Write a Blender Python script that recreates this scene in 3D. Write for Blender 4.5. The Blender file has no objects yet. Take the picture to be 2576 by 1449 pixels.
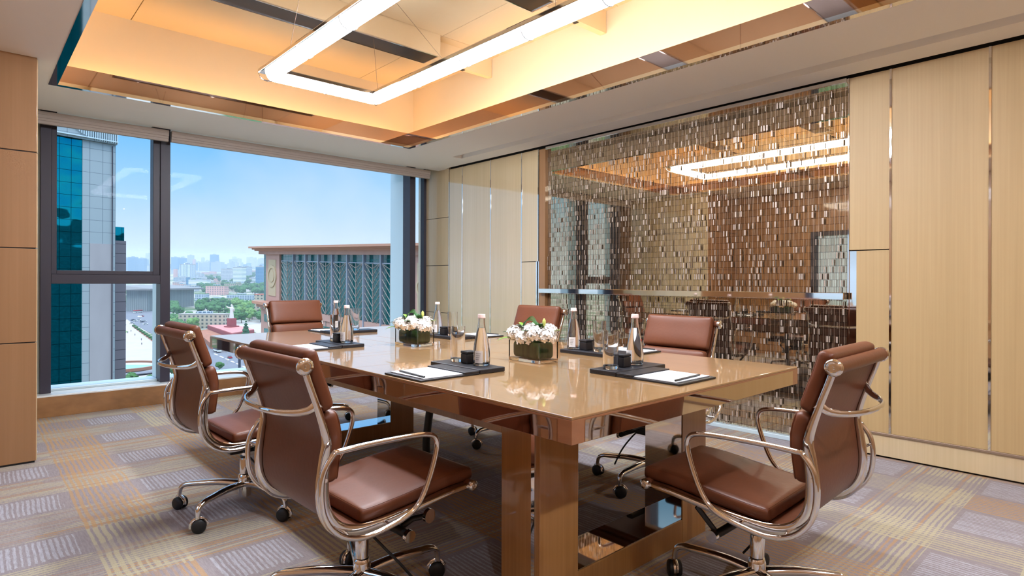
import bpy, bmesh, math, random
from mathutils import Vector, Matrix
random.seed(7)
PI = math.pi
scn = bpy.context.scene
COL = scn.collection

# ------------------------------------------------------------------ materials
def nt(m):
    m.use_nodes = True
    return m.node_tree
def mat(name, col, rough=.5, metal=0., coat=0., spec=.5, trans=0., ior=1.45, emit=None, estr=0., bump=None, var=None, aniso=None, coatr=.05):
    m = bpy.data.materials.new(name); t = nt(m); b = t.nodes['Principled BSDF']
    b.inputs['Base Color'].default_value = (*col, 1)
    b.inputs['Roughness'].default_value = rough
    b.inputs['Metallic'].default_value = metal
    b.inputs['Coat Weight'].default_value = coat
    b.inputs['Coat Roughness'].default_value = coatr
    b.inputs['Specular IOR Level'].default_value = spec
    b.inputs['Transmission Weight'].default_value = trans
    b.inputs['IOR'].default_value = ior
    if emit:
        b.inputs['Emission Color'].default_value = (*emit, 1); b.inputs['Emission Strength'].default_value = estr
    if var:      # (scale vector, amount, detail): noise between darker and lighter tones of the same colour
        tc = t.nodes.new('ShaderNodeTexCoord'); mp = t.nodes.new('ShaderNodeMapping'); mp.inputs['Scale'].default_value = var[0]
        n = t.nodes.new('ShaderNodeTexNoise'); n.inputs['Scale'].default_value = 1; n.inputs['Detail'].default_value = 4
        r = t.nodes.new('ShaderNodeValToRGB'); a = var[1]
        r.color_ramp.elements[0].position = .3; r.color_ramp.elements[1].position = .7
        r.color_ramp.elements[0].color = (*[c*(1-a) for c in col], 1); r.color_ramp.elements[1].color = (*[min(1, c*(1+a)) for c in col], 1)
        t.links.new(tc.outputs['Object'], mp.inputs[0]); t.links.new(mp.outputs[0], n.inputs['Vector'])
        t.links.new(n.outputs[0], r.inputs[0]); t.links.new(r.outputs[0], b.inputs['Base Color'])
    if bump:     # (scale, strength)
        tc = t.nodes.new('ShaderNodeTexCoord'); n = t.nodes.new('ShaderNodeTexNoise'); n.inputs['Scale'].default_value = bump[0]; n.inputs['Detail'].default_value = 3
        bp = t.nodes.new('ShaderNodeBump'); bp.inputs['Strength'].default_value = bump[1]; bp.inputs['Distance'].default_value = .002
        t.links.new(tc.outputs['Object'], n.inputs['Vector']); t.links.new(n.outputs[0], bp.inputs['Height']); t.links.new(bp.outputs[0], b.inputs['Normal'])
    return m
class G:   # tiny node graph helper
    def __init__(s, t): s.t = t
    def n(s, ty, **k):
        x = s.t.nodes.new(ty)
        for a, v in k.items(): setattr(x, a, v)
        return x
    def put(s, sock, v):
        if isinstance(v, bpy.types.NodeSocket): s.t.links.new(v, sock)
        else: sock.default_value = v
    def m(s, op, a, b=0., c=0.):
        x = s.n('ShaderNodeMath', operation=op); s.put(x.inputs[0], a); s.put(x.inputs[1], b)
        if op in ('COMPARE', 'MULTIPLY_ADD', 'WRAP'): s.put(x.inputs[2], c)
        return x.outputs[0]
    def mix(s, f, a, b):
        x = s.n('ShaderNodeMix', data_type='RGBA'); s.put(x.inputs[0], f)
        s.put(x.inputs[6], a if isinstance(a, bpy.types.NodeSocket) else (*a, 1)); s.put(x.inputs[7], b if isinstance(b, bpy.types.NodeSocket) else (*b, 1))
        return x.outputs[2]
    def xyz(s, gen='Object'):
        tc = s.n('ShaderNodeTexCoord'); sp = s.n('ShaderNodeSeparateXYZ'); s.t.links.new(tc.outputs[gen], sp.inputs[0]); return tc.outputs[gen], sp.outputs
    def vec(s, x, y, z=0.):
        c = s.n('ShaderNodeCombineXYZ'); s.put(c.inputs[0], x); s.put(c.inputs[1], y); s.put(c.inputs[2], z); return c.outputs[0]
    def noise(s, v, scale, detail=2):
        x = s.n('ShaderNodeTexNoise'); s.put(x.inputs['Vector'], v); x.inputs['Scale'].default_value = scale; x.inputs['Detail'].default_value = detail; return x.outputs[0]
    def white(s, v):
        x = s.n('ShaderNodeTexWhiteNoise', noise_dimensions='3D'); s.put(x.inputs['Vector'], v); return x.outputs[0]
def L(r, g, b):   # sRGB 0-255 to linear
    f = lambda c: (c/255/12.92) if c/255 <= .04045 else ((c/255+.055)/1.055)**2.4
    return (f(r), f(g), f(b))

M = {}
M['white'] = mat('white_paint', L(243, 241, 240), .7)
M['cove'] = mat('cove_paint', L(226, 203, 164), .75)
M['leather'] = mat('tan_leather', L(100, 55, 33), .44, spec=.35, coat=.07, coatr=.2, bump=(60, .25), var=((4, 4, 4), .12))
M['chrome'] = mat('polished_chrome', (.74, .74, .75), .07, 1)
M['black_plastic'] = mat('black_plastic', (.012, .012, .014), .35)
M['tread'] = mat('black_rubber', (.01, .01, .012), .5)
M['bronze'] = mat('bronze_mirror', (.42, .29, .24), .03, 1)
M['soft_mirror'] = mat('tinted_mirror', (.66, .57, .48), .03, 1)
M['steel'] = mat('mirror_steel', (.80, .78, .76), .04, 1)
M['black_leather'] = mat('black_leather', (.012, .012, .016), .4, bump=(300, .3))
M['paper'] = mat('white_paper', L(202, 206, 212), .7)
M['glass'] = mat('clear_glass', (1, 1, 1), .0, trans=1, ior=1.45)
M['water'] = mat('water', (1, 1, 1), .0, trans=1, ior=1.33)
M['cap'] = mat('pale_cap', L(222, 196, 190), .4)
M['label'] = mat('bottle_label', L(225, 228, 232), .5)
M['red'] = mat('red_print', L(200, 50, 40), .5)
M['pencil'] = mat('black_lacquer', (.015, .013, .012), .3)
M['bare_wood'] = mat('bare_pencil_wood', L(200, 140, 100), .6)
M['leaf'] = mat('green_leaf', L(40, 90, 30), .35, var=((20, 20, 20), .35))
M['leaf_light'] = mat('fresh_leaf', L(110, 150, 50), .4, var=((30, 30, 30), .3))
M['lining'] = mat('leaf_lining', L(66, 112, 50), .4, var=((60, 60, 4), .45))
M['petal'] = mat('white_petal', L(232, 228, 222), .6)
M['bud'] = mat('pale_green_bud', L(200, 215, 120), .5)
M['dark_frame'] = mat('dark_window_frame', L(52, 48, 60), .45)
M['alu'] = mat('pale_aluminium', L(200, 216, 222), .35, .2)
M['blind'] = mat('blind_fabric', L(176, 165, 156), .6)
M['marble'] = mat('brown_marble', L(150, 108, 70), .25, coat=.3, var=((5, 5, 9), .25))
M['sill'] = mat('pale_sill', L(236, 238, 236), .25, coat=.3)
M['black_gap'] = mat('black_shadow_gap', (.01, .01, .012), .6)
M['tube'] = mat('opal_diffuser', (.9, .9, .88), .4, emit=(.84, .91, 1.02), estr=66.)
M['strip'] = mat('warm_led_strip', (.9, .8, .6), .4, emit=(1., .56, .21), estr=17.)
M['lens'] = mat('fill_lamp_lens', (.9, .88, .84), .4, emit=(.86, .92, 1.02), estr=800.)  # glow of the added fill lamps behind the camera
M['slot_black'] = mat('black_slot', (.006, .006, .007), .3)
M['cable'] = mat('black_cable', (.012, .012, .013), .45)
M['ring_grey'] = mat('grey_joint_metal', (.16, .155, .15), .5, .5)
M['wire'] = mat('steel_wire', (.35, .25, .18), .4, .6)

def grain(name, c1, c2, rough, coat, vs=(90, 90, 1.2), coatr=.06, cior=1.7):
    m = bpy.data.materials.new(name); t = nt(m); g = G(t); b = t.nodes['Principled BSDF']
    tc = g.n('ShaderNodeTexCoord'); mp = g.n('ShaderNodeMapping'); mp.inputs['Scale'].default_value = vs
    t.links.new(tc.outputs['Object'], mp.inputs[0])
    a = g.noise(mp.outputs[0], 1, 5)
    mp2 = g.n('ShaderNodeMapping'); mp2.inputs['Scale'].default_value = tuple(v*.12 for v in vs); t.links.new(tc.outputs['Object'], mp2.inputs[0])
    a2 = g.noise(mp2.outputs[0], 1, 3)
    f = g.m('MULTIPLY_ADD', a, .55, g.m('MULTIPLY', a2, .5))
    f = g.m('MULTIPLY_ADD', f, 2.2, -.65)
    x = g.n('ShaderNodeClamp'); g.put(x.inputs[0], f)
    t.links.new(g.mix(x.outputs[0], c1, c2), b.inputs['Base Color'])
    b.inputs['Roughness'].default_value = rough; b.inputs['Coat Weight'].default_value = coat; b.inputs['Coat Roughness'].default_value = coatr
    b.inputs['Coat IOR'].default_value = cior
    return m
M['panel'] = grain('lacquered_maple_panel', L(196, 172, 132), L(212, 188, 148), .4, .85, cior=2.1)
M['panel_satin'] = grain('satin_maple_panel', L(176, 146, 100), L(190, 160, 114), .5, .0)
M['column'] = grain('shaded_maple_panel', L(144, 104, 66), L(156, 114, 76), .45, .2)  # right wall's panel wood with the column's shade put into its colour
M['edge_wood'] = grain('table_edge_wood', L(150, 100, 68), L(168, 118, 84), .35, .35, vs=(30, 3, 60))
M['leg_wood'] = grain('table_leg_wood', L(146, 100, 50), L(170, 122, 68), .35, .5, vs=(120, 120, 1.5))
M['top_wood'] = grain('table_top_wood', L(150, 114, 72), L(166, 128, 86), .3, 1., vs=(60, 1.2, 60), coatr=.035, cior=2.2)

# carpet: plaid of wavy orange and straw lines over grey lavender
def carpet():
    m = bpy.data.materials.new('plaid_carpet'); t = nt(m); g = G(t); b = t.nodes['Principled BSDF']
    v, (X, Y, Z) = g.xyz()
    wob = g.m('MULTIPLY_ADD', g.noise(v, 3.2, 3), .030, -.015)
    Xw = g.m('ADD', X, wob); Yw = g.m('ADD', Y, wob)
    P = .645
    fx = g.m('WRAP', g.m('SUBTRACT', X, .40), P, 0.); fy = g.m('WRAP', g.m('SUBTRACT', Y, .02), P, 0.)
    mx = g.m('LESS_THAN', fx, .285); my = g.m('LESS_THAN', fy, .35)
    cx = g.m('FLOOR', g.m('DIVIDE', g.m('SUBTRACT', X, .40), P)); cy = g.m('FLOOR', g.m('DIVIDE', g.m('SUBTRACT', Y, .02), P))
    def lines(c, fr, seedv, th):
        s = g.m('MULTIPLY', c, fr)
        r = g.white(g.vec(g.m('FLOOR', s), seedv, 3.))
        w = g.m('WRAP', s, 1., 0.)
        on = g.m('LESS_THAN', g.m('ABSOLUTE', g.m('SUBTRACT', w, .5)), g.m('MULTIPLY_ADD', r, .22, th))
        return on
    fuzz = g.m('MULTIPLY_ADD', g.noise(v, 130, 3), .012, -.006)
    Xw = g.m('ADD', Xw, fuzz); Yw = g.m('ADD', Yw, fuzz)
    lx = lines(Xw, 38., cy, .16); ly = lines(Yw, 46., cx, .18)
    sx = g.noise(g.vec(g.m('MULTIPLY', X, 160.), g.m('MULTIPLY', Y, 22.)), 1, 3); sp_ = g.noise(v, 330, 3)
    base = g.mix(g.m('MULTIPLY_ADD', sx, .6, g.m('MULTIPLY', sp_, .4)), L(118, 104, 106), L(192, 182, 182))
    cell = g.m('MULTIPLY', g.m('MULTIPLY', g.m('GREATER_THAN', fx, .32), g.m('LESS_THAN', fx, .61)), g.m('MULTIPLY', g.m('GREATER_THAN', g.m('ADD', fy, g.m('MULTIPLY', g.noise(g.vec(g.m('MULTIPLY', X, 30.), 1.), 1, 1), .08)), .42), g.m('LESS_THAN', fy, .625)))
    ldash = lines(Xw, 50., 5., .12)
    soft = g.m('MULTIPLY', g.m('MULTIPLY', cell, ldash), g.m('MULTIPLY', g.m('MULTIPLY', sx, sp_), 1.7))
    base = g.mix(soft, base, L(212, 214, 226))
    rcell = g.white(g.vec(cx, cy, 1.))
    straw = g.mix(sp_, L(176, 160, 116), L(228, 218, 184)); orange = g.mix(sp_, L(176, 130, 76), L(220, 178, 124))
    colx = g.mix(g.m('GREATER_THAN', rcell, .24), straw, orange)
    lineid = g.white(g.vec(g.m('FLOOR', g.m('MULTIPLY', Yw, 46.)), g.m('FLOOR', g.m('MULTIPLY', cx, .5)), 4.))
    coly = g.mix(g.m('GREATER_THAN', lineid, .68), straw, orange)
    fadex = g.m('MULTIPLY_ADD', g.m('GREATER_THAN', g.noise(v, 2.6, 1), .42), .34, .34)
    fadey = g.m('MULTIPLY_ADD', g.m('GREATER_THAN', g.noise(g.vec(Y, X, 2.), 3.1, 1), .44), .36, .30)
    c = g.mix(g.m('MULTIPLY', g.m('MULTIPLY', my, ly), fadey), base, coly)
    c = g.mix(g.m('MULTIPLY', g.m('MULTIPLY', mx, lx), fadex), c, colx)
    tuft = g.noise(v, 420, 2)
    c = g.mix(g.m('MULTIPLY', g.m('SUBTRACT', 1., tuft), .30), c, L(92, 80, 78))
    t.links.new(c, b.inputs['Base Color']); b.inputs['Roughness'].default_value = .95; b.inputs['Specular IOR Level'].default_value = .15
    bp = g.n('ShaderNodeBump'); bp.inputs['Strength'].default_value = .6; bp.inputs['Distance'].default_value = .006
    g.put(bp.inputs['Height'], g.m('ADD', tuft, g.m('MULTIPLY', g.m('ADD', lx, ly), .25))); t.links.new(bp.outputs[0], b.inputs['Normal'])
    return m
M['carpet'] = carpet()

# mosaic mirror: rows of narrow upright slips, some clear bronze mirror, some satin champagne
def mosaic():
    m = bpy.data.materials.new('mosaic_mirror'); t = nt(m); g = G(t); b = t.nodes['Principled BSDF']
    v, (X, Y, Z) = g.xyz()
    row = g.m('FLOOR', g.m('DIVIDE', Z, .047)); fz = g.m('WRAP', Z, .047, 0.)
    off = g.m('MULTIPLY', g.white(g.vec(row, 4., 1.)), .05)
    yy = g.m('ADD', Y, off)
    col = g.m('FLOOR', g.m('DIVIDE', yy, .0105)); fy = g.m('WRAP', yy, .0105, 0.)
    r1 = g.white(g.vec(row, col, 2.)); r2 = g.white(g.vec(row, col, 7.))
    line = g.m('MAXIMUM', g.m('LESS_THAN', fz, .0022), g.m('LESS_THAN', fy, .0009))
    tint = g.mix(r2, (.48, .385, .26), (.72, .60, .42))
    tint = g.mix(line, tint, (.12, .09, .075))
    gl = g.n('ShaderNodeBsdfGlossy'); g.put(gl.inputs[0], tint); gl.inputs['Roughness'].default_value = .015
    sat = g.n('ShaderNodeBsdfDiffuse'); sat.inputs[0].default_value = (*L(158, 136, 118), 1)
    f = g.m('MULTIPLY_ADD', g.m('GREATER_THAN', r1, .82), .22, .06)
    f = g.m('MULTIPLY', f, g.m('SUBTRACT', 1., line))
    ms = g.n('ShaderNodeMixShader'); g.put(ms.inputs[0], f); t.links.new(gl.outputs[0], ms.inputs[1]); t.links.new(sat.outputs[0], ms.inputs[2])
    t.links.new(ms.outputs[0], t.nodes['Material Output'].inputs[0])
    return m
M['mosaic'] = mosaic()
M['slip'] = mat('champagne_slip', L(172, 154, 140), .35, .25)

def pane_mat():
    m = bpy.data.materials.new('window_glass'); t = nt(m); g = G(t)
    tr = g.n('ShaderNodeBsdfTransparent'); gl = g.n('ShaderNodeBsdfGlossy'); gl.inputs['Roughness'].default_value = .0
    fr = g.n('ShaderNodeFresnel'); fr.inputs[0].default_value = 1.07
    ms = g.n('ShaderNodeMixShader'); g.put(ms.inputs[0], fr.outputs[0]); t.links.new(tr.outputs[0], ms.inputs[1]); t.links.new(gl.outputs[0], ms.inputs[2])
    t.links.new(ms.outputs[0], t.nodes['Material Output'].inputs[0]); return m
M['pane'] = pane_mat()

# ------------------------------------------------------------------ mesh builder
def spline(pts, n=6):
    out = []; P = [Vector(p) for p in pts]
    for i in range(len(P)-1):
        a = P[max(i-1, 0)]; b = P[i]; c = P[i+1]; d = P[min(i+2, len(P)-1)]
        for k in range(n):
            u = k/n
            out.append(.5*((2*b)+(-a+c)*u+(2*a-5*b+4*c-d)*u*u+(-a+3*b-3*c+d)*u**3))
    out.append(P[-1]); return out
class MB:
    def __init__(s): s.v = []; s.f = []; s.T = None
    def add(s, vs, fs):
        o = len(s.v)
        s.v += [tuple(s.T @ Vector(v)) if s.T else tuple(v) for v in vs]
        s.f += [tuple(i+o for i in f) for f in fs]; return s
    def box(s, x0, x1, y0, y1, z0, z1):
        return s.add([(x0,y0,z0),(x1,y0,z0),(x1,y1,z0),(x0,y1,z0),(x0,y0,z1),(x1,y0,z1),(x1,y1,z1),(x0,y1,z1)],
                     [(0,3,2,1),(4,5,6,7),(0,1,5,4),(1,2,6,5),(2,3,7,6),(3,0,4,7)])
    def prism(s, poly, z0, z1):
        n = len(poly)
        def zz(z, p): return z(p) if callable(z) else z
        return s.add([(p[0],p[1],zz(z0,p)) for p in poly]+[(p[0],p[1],zz(z1,p)) for p in poly],
                     [tuple(range(n-1,-1,-1)), tuple(range(n,2*n))]+[(i,(i+1)%n,n+(i+1)%n,n+i) for i in range(n)])
    def tube(s, pts, r, n=12, closed=False, ry=None, cap=True, up=None):
        P = [Vector(p) for p in pts]; m = len(P); vs = []; fs = []; prev = None
        for i, p in enumerate(P):
            a = P[i-1] if (i > 0 or closed) else P[i]; b = P[(i+1) % m] if (i < m-1 or closed) else P[i]
            t = (b-a).normalized()
            if up is not None: u = (Vector(up)-t*t.dot(Vector(up))).normalized()
            elif prev is None:
                q = Vector((0,0,1)) if abs(t.z) < .9 else Vector((1,0,0)); u = (q-t*t.dot(q)).normalized()
            else: u = (prev-t*t.dot(prev)).normalized()
            prev = u; w = t.cross(u)
            rr = r[i] if isinstance(r, (list, tuple)) else r
            r2 = rr if ry is None else (ry[i] if isinstance(ry, (list, tuple)) else ry)
            for k in range(n):
                an = 2*PI*k/n; vs.append(p+u*math.cos(an)*rr+w*math.sin(an)*r2)
        for i in range(m if closed else m-1):
            for k in range(n):
                a = i*n+k; b = i*n+(k+1) % n; j = (i+1) % m; fs.append((a, b, j*n+(k+1) % n, j*n+k))
        if cap and not closed: fs += [tuple(range(n-1,-1,-1)), tuple(range((m-1)*n, m*n))]
        return s.add(vs, fs)
    def cyl(s, a, b, r0, r1=None, n=20): return s.tube([a, b], [r0, r1 if r1 is not None else r0], n)
    def lathe(s, prof, c=(0,0), n=28, closed=False):
        vs = []; fs = []; m = len(prof)
        for (r, z) in prof:
            for k in range(n): a = 2*PI*k/n; vs.append((c[0]+r*math.cos(a), c[1]+r*math.sin(a), z))
        for i in range(m if closed else m-1):
            for k in range(n): j = (i+1) % m; fs.append((i*n+k, i*n+(k+1) % n, j*n+(k+1) % n, j*n+k))
        if not closed: fs += [tuple(range(n-1,-1,-1)), tuple(range((m-1)*n, m*n))]
        return s.add(vs, fs)
    def rbox(s, sx, sy, sz, r, fn=None, seg=(12, 12, 6)):
        # subdivided rounded box centred on the origin, optional mapping function
        h = [sx/2, sy/2, sz/2]; idx = {}; vs = []; fs = []
        def vert(i, j, k):
            key = (i, j, k)
            if key not in idx:
                p = []
                for q, (a, n) in enumerate(zip((i, j, k), seg)):
                    t = a/n*2-1
                    t = math.copysign(1-(1-abs(t))**1.35, t) if n > 3 else t
                    p.append(t*h[q])
                c = [max(-(h[q]-r), min(h[q]-r, p[q])) for q in range(3)]
                d = Vector([p[q]-c[q] for q in range(3)])
                if d.length > 1e-9: d = d.normalized()*r
                w = Vector(c)+d
                if fn: w = Vector(fn(*w))
                idx[key] = len(vs); vs.append(tuple(w))
            return idx[key]
        nx, ny, nz = seg
        for i in range(nx):
            for j in range(ny):
                fs.append((vert(i,j,0), vert(i,j+1,0), vert(i+1,j+1,0), vert(i+1,j,0))); fs.append((vert(i,j,nz), vert(i+1,j,nz), vert(i+1,j+1,nz), vert(i,j+1,nz)))
        for i in range(nx):
            for k in range(nz):
                fs.append((vert(i,0,k), vert(i+1,0,k), vert(i+1,0,k+1), vert(i,0,k+1))); fs.append((vert(i,ny,k), vert(i,ny,k+1), vert(i+1,ny,k+1), vert(i+1,ny,k)))
        for j in range(ny):
            for k in range(nz):
                fs.append((vert(0,j,k), vert(0,j,k+1), vert(0,j+1,k+1), vert(0,j+1,k))); fs.append((vert(nx,j,k), vert(nx,j+1,k), vert(nx,j+1,k+1), vert(nx,j,k+1)))
        return s.add(vs, fs)
    def build(s, name, m, parent=None, smooth=False, bevel=0., loc=None, rz=0., segs=2):
        me = bpy.data.meshes.new(name); me.from_pydata(s.v, [], s.f); me.validate(); me.update()
        bm = bmesh.new(); bm.from_mesh(me); bmesh.ops.recalc_face_normals(bm, faces=bm.faces); bm.to_mesh(me); bm.free()
        o = bpy.data.objects.new(name, me); COL.objects.link(o)
        me.materials.append(M[m] if isinstance(m, str) else m)
        if smooth:
            me.polygons.foreach_set('use_smooth', [True]*len(me.polygons)); me.set_sharp_from_angle(angle=math.radians(50))
        if bevel:
            md = o.modifiers.new('Bevel', 'BEVEL'); md.width = bevel; md.segments = segs; md.limit_method = 'ANGLE'; md.angle_limit = math.radians(40)
        if parent: o.parent = parent
        if loc: o.location = loc
        o.rotation_euler.z = rz
        return o
def tag(o, label=None, cat=None, group=None, kind=None):
    if label: o['label'] = label
    if cat: o['category'] = cat
    if group: o['group'] = group
    if kind: o['kind'] = kind
    return o
def empty(name, loc=(0,0,0), rz=0.):
    e = bpy.data.objects.new(name, None); COL.objects.link(e); e.location = loc; e.rotation_euler.z = rz; e.empty_display_size = .1; return e
KIDS = {}
def kids(o): return [c for c in bpy.data.objects if c.parent == o]
def copy_tree(o, parent=None):
    c = o.copy(); COL.objects.link(c); c.parent = parent
    for ch in kids(o): copy_tree(ch, c)
    return c
def S(o, label=None):   # setting
    o['kind'] = 'structure'
    if label: o['label'] = label
    return o

# ------------------------------------------------------------------ camera (level, looking into the window corner)
CX_, SX_ = math.cos(math.radians(47.4816)), math.sin(math.radians(47.4816))
EYE = 1.112
cam = bpy.data.cameras.new('camera'); co = bpy.data.objects.new('camera', cam); COL.objects.link(co)
cam.sensor_width = 36; cam.lens = 1501/2576*36; cam.shift_y = -16.5/2576; cam.clip_start = .03; cam.clip_end = 30000
fw = Vector((CX_, SX_, 0)); rt = Vector((SX_, -CX_, 0)); up = Vector((0, 0, 1)); ro = math.atan(9/3014)
r2 = rt*math.cos(ro)+up*math.sin(ro); u2 = up*math.cos(ro)-rt*math.sin(ro)
mw = Matrix((r2, u2, -fw)).transposed().to_4x4(); mw.translation = (0, 0, EYE); co.matrix_world = mw
scn.camera = co

# ------------------------------------------------------------------ room shell
Z0 = 2.466; XL, XR, YB, YF = -.56, 4.29, -1.25, 6.36
S(MB().box(XL-.2, XR+.3, YB-.2, YF+.1, -.25, 0).build('floor', 'carpet'), 'patterned plaid carpet floor')
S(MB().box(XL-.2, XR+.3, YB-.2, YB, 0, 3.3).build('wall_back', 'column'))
# left wall with a tall window opening (seen in the mosaic mirror)
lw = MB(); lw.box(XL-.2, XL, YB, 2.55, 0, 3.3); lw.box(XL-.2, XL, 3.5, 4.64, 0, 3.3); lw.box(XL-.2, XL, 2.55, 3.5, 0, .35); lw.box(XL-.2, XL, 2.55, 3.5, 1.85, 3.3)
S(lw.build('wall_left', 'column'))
w = MB(); w.box(XL-.12, XL+.02, 2.55, 2.61, .35, 1.85); w.box(XL-.12, XL+.02, 3.44, 3.5, .35, 1.85); w.box(XL-.12, XL+.02, 2.61, 3.44, .35, .41); w.box(XL-.12, XL+.02, 2.61, 3.44, 1.79, 1.85)
w = S(w.build('window_4', 'dark_frame')); MB().box(XL-.07, XL-.06, 2.61, 3.44, .41, 1.79).build('window_pane', 'pane', w)
# veneered column to the left of the window, with joints
cm = MB(); 
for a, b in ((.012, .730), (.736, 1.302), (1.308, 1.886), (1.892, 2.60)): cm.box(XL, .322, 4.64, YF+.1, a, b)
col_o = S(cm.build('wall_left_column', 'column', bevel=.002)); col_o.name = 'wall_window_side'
MB().box(XL, .316, 4.646, YF+.09, 0, 2.6).build('joint_backing', 'black_gap', col_o)
sp2 = MB()
for a, b in ((.012, .730), (.736, 1.302), (1.308, 1.886), (1.892, 2.46)): sp2.box(.3225, .3275, 4.66, 6.085, a, b)
S(sp2.build('wall_column_side', 'panel'))
# right wall: lacquered panels
def panel(y0, y1, z0, z1): MBp.box(XR, XR+.03, y0, y1, z0, z1)
MBp = MB(); g_ = .0035
for a, b in ((5.541, 5.80), (5.033, 5.541), (4.533, 5.033)): panel(a+g_, b-g_, .0, 2.455)
panel(4.292, 4.533-g_, 1.318, 2.455); panel(4.312, 4.533-g_, 0, 1.312)
for z0, z1 in ((.012, .725), (.731, 1.302), (1.308, 1.882), (1.888, 2.60)): panel(5.806, YF+.1, z0, z1)
S(MBp.build('wall_right', 'panel', bevel=.0015)); MBp = MB()
panel(1.158+g_, 1.396, 1.324, 2.455); panel(1.158+g_, 1.352, .16, 1.318); panel(.664+g_, 1.158-g_, .16, 2.455); panel(YB, .664-g_, .16, 2.455)
S(MBp.build('wall_right_near', 'panel_satin', bevel=.0015))
S(MB().box(XR+.03, XR+.3, YB, YF+.1, 0, 3.3).build('wall_right_backing', 'black_gap')).name = 'wall_right_core'
S(MB().box(XR+.005, XR+.03, YB, 1.40, .012, .145).build('baseboard_right', 'panel', bevel=.002))
S(MB().box(XR-.006, XR+.03, YB, 1.36, .145, .16).build('trim_1', 'wire', bevel=.002))
ct = MB()
for y in (5.541, 5.033, 4.533, 1.158, .664): ct.box(XR-.004, XR+.02, y-.006, y+.006, .0 if y > 2 else .16, 2.455)
ct.box(XR-.004, XR+.03, 4.282, 4.292, 1.316, 2.455); ct.box(XR-.006, XR+.03, 4.298, 4.312, 0, 1.316); ct.box(XR-.006, XR+.03, 4.272, 4.282, 0, 1.316)
ct.box(XR-.004, XR+.03, 1.396, 1.404, .0, 2.455); ct.box(XR+.004, XR+.03, 1.352, 1.396, .0, 1.318)
ct.box(XR-.002, XR+.02, 5.800, 5.806, 0, 2.455)
S(ct.build('trim_2', 'steel'))
# mosaic mirror bay
S(MB().box(XR+.018, XR+.03, 1.404, 4.272, .03, 2.455).build('wall_right_mirror', 'mosaic'), 'bronze mirror of narrow mosaic slips')
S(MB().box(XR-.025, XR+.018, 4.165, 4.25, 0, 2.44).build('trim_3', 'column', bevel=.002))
S(MB().box(XR-.03, XR+.02, 1.404, 4.16, .0, .03).build('trim_4', 'alu', bevel=.003))
S(MB().box(XR-.03, XR+.02, 1.404, 4.16, 2.425, 2.455).build('trim_5', 'steel', bevel=.003))

# window wall
S(MB().box(XL, XR+.1, 6.09, YF+.12, 0, .165).build('wall_window', 'marble', bevel=.003))
S(MB().box(.3, XR, 6.088, YF+.12, .165, .178).build('trim_6', 'sill', bevel=.002))
S(MB().box(XL, XR+.3, 6.2, 6.6, 2.52, 3.4).build('wall_window_head', 'white')).name = 'wall_window_top'
def framew(name, boxes, fins=(), pane=None):
    m = MB()
    for b in boxes: m.box(*b)
    o = S(m.build(name, 'dark_frame', bevel=.003))
    if fins:
        m = MB()
        for b in fins: m.box(*b)
        m.build('outer_fin', 'alu', o, bevel=.003)
    for p in (pane or ()): MB().box(*p).build('window_pane', 'pane', o)
    return o
framew('window_1', [(.453, .525, 6.2, 6.36, .178, 2.53), (1.318, 1.398, 6.2, 6.36, .178, 2.53), (.525, 1.318, 6.2, 6.36, 1.081, 1.160)],
       [(.40, .455, 6.25, 6.53, .178, 2.53), (1.322, 1.392, 6.36, 6.53, .178, 2.53), (.525, 1.318, 6.30, 6.53, .178, .20)],
       [(.53, 1.318, 6.342, 6.348, .19, 1.085)])
sash = MB()
for b in ((.525, .562, 6.215, 6.335, 1.160, 2.53), (1.262, 1.318, 6.215, 6.335, 1.160, 2.53), (.562, 1.262, 6.215, 6.335, 1.160, 1.194)): sash.box(*b)
so = sash.build('sash', 'dark_frame', bpy.data.objects['window_1'], bevel=.003); MB().box(.56, 1.265, 6.30, 6.306, 1.19, 2.53).build('window_pane', 'pane', bpy.data.objects['window_1'])
framew('window_2', [(3.996, 4.076, 6.2, 6.36, .178, 2.53)], [(4.0, 4.07, 6.36, 6.66, .178, 2.53), (1.398, 3.996, 6.33, 6.53, .178, .20)], [(1.398, 3.996, 6.342, 6.348, .19, 2.53)])
framew('window_3', [(4.255, 4.29, 6.28, 6.36, .178, 2.53)], (), [(4.076, 4.255, 6.342, 6.348, .19, 2.53)])
# roller blinds rolled up under the ceiling edge
def blind(x0, x1, label):
    prof = [(6.045, 2.462), (6.045, 2.438), (6.05, 2.434), (6.05, 2.412), (6.058, 2.408), (6.058, 2.392), (6.064, 2.388), (6.064, 2.366), (6.10, 2.366), (6.10, 2.462)]
    m = MB(); n = len(prof); m.add([(x0, y, z) for y, z in prof]+[(x1, y, z) for y, z in prof], [tuple(range(n)), tuple(range(2*n-1, n-1, -1))]+[(i, (i+1) % n, n+(i+1) % n, n+i) for i in range(n)])
    e = empty('roller_blind', ((x0+x1)/2, 6.07, 2.366)); 
    o = m.build('blind_cassette', 'blind', e); o.location = (-(x0+x1)/2, -6.07, -2.366)
    o2 = MB().box(x0+.01, x1-.01, 6.10, 6.125, 2.372, 2.46).build('fabric_roll', 'blind', e); o2.location = (-(x0+x1)/2, -6.07, -2.366)
    tag(e, label, 'blind', 'roller blinds along the window head')
blind(.325, 1.352, 'shorter grey-beige roller blind rolled up above the left window bay')
blind(1.375, 4.19, 'long grey-beige roller blind rolled up above the wide window pane')

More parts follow.
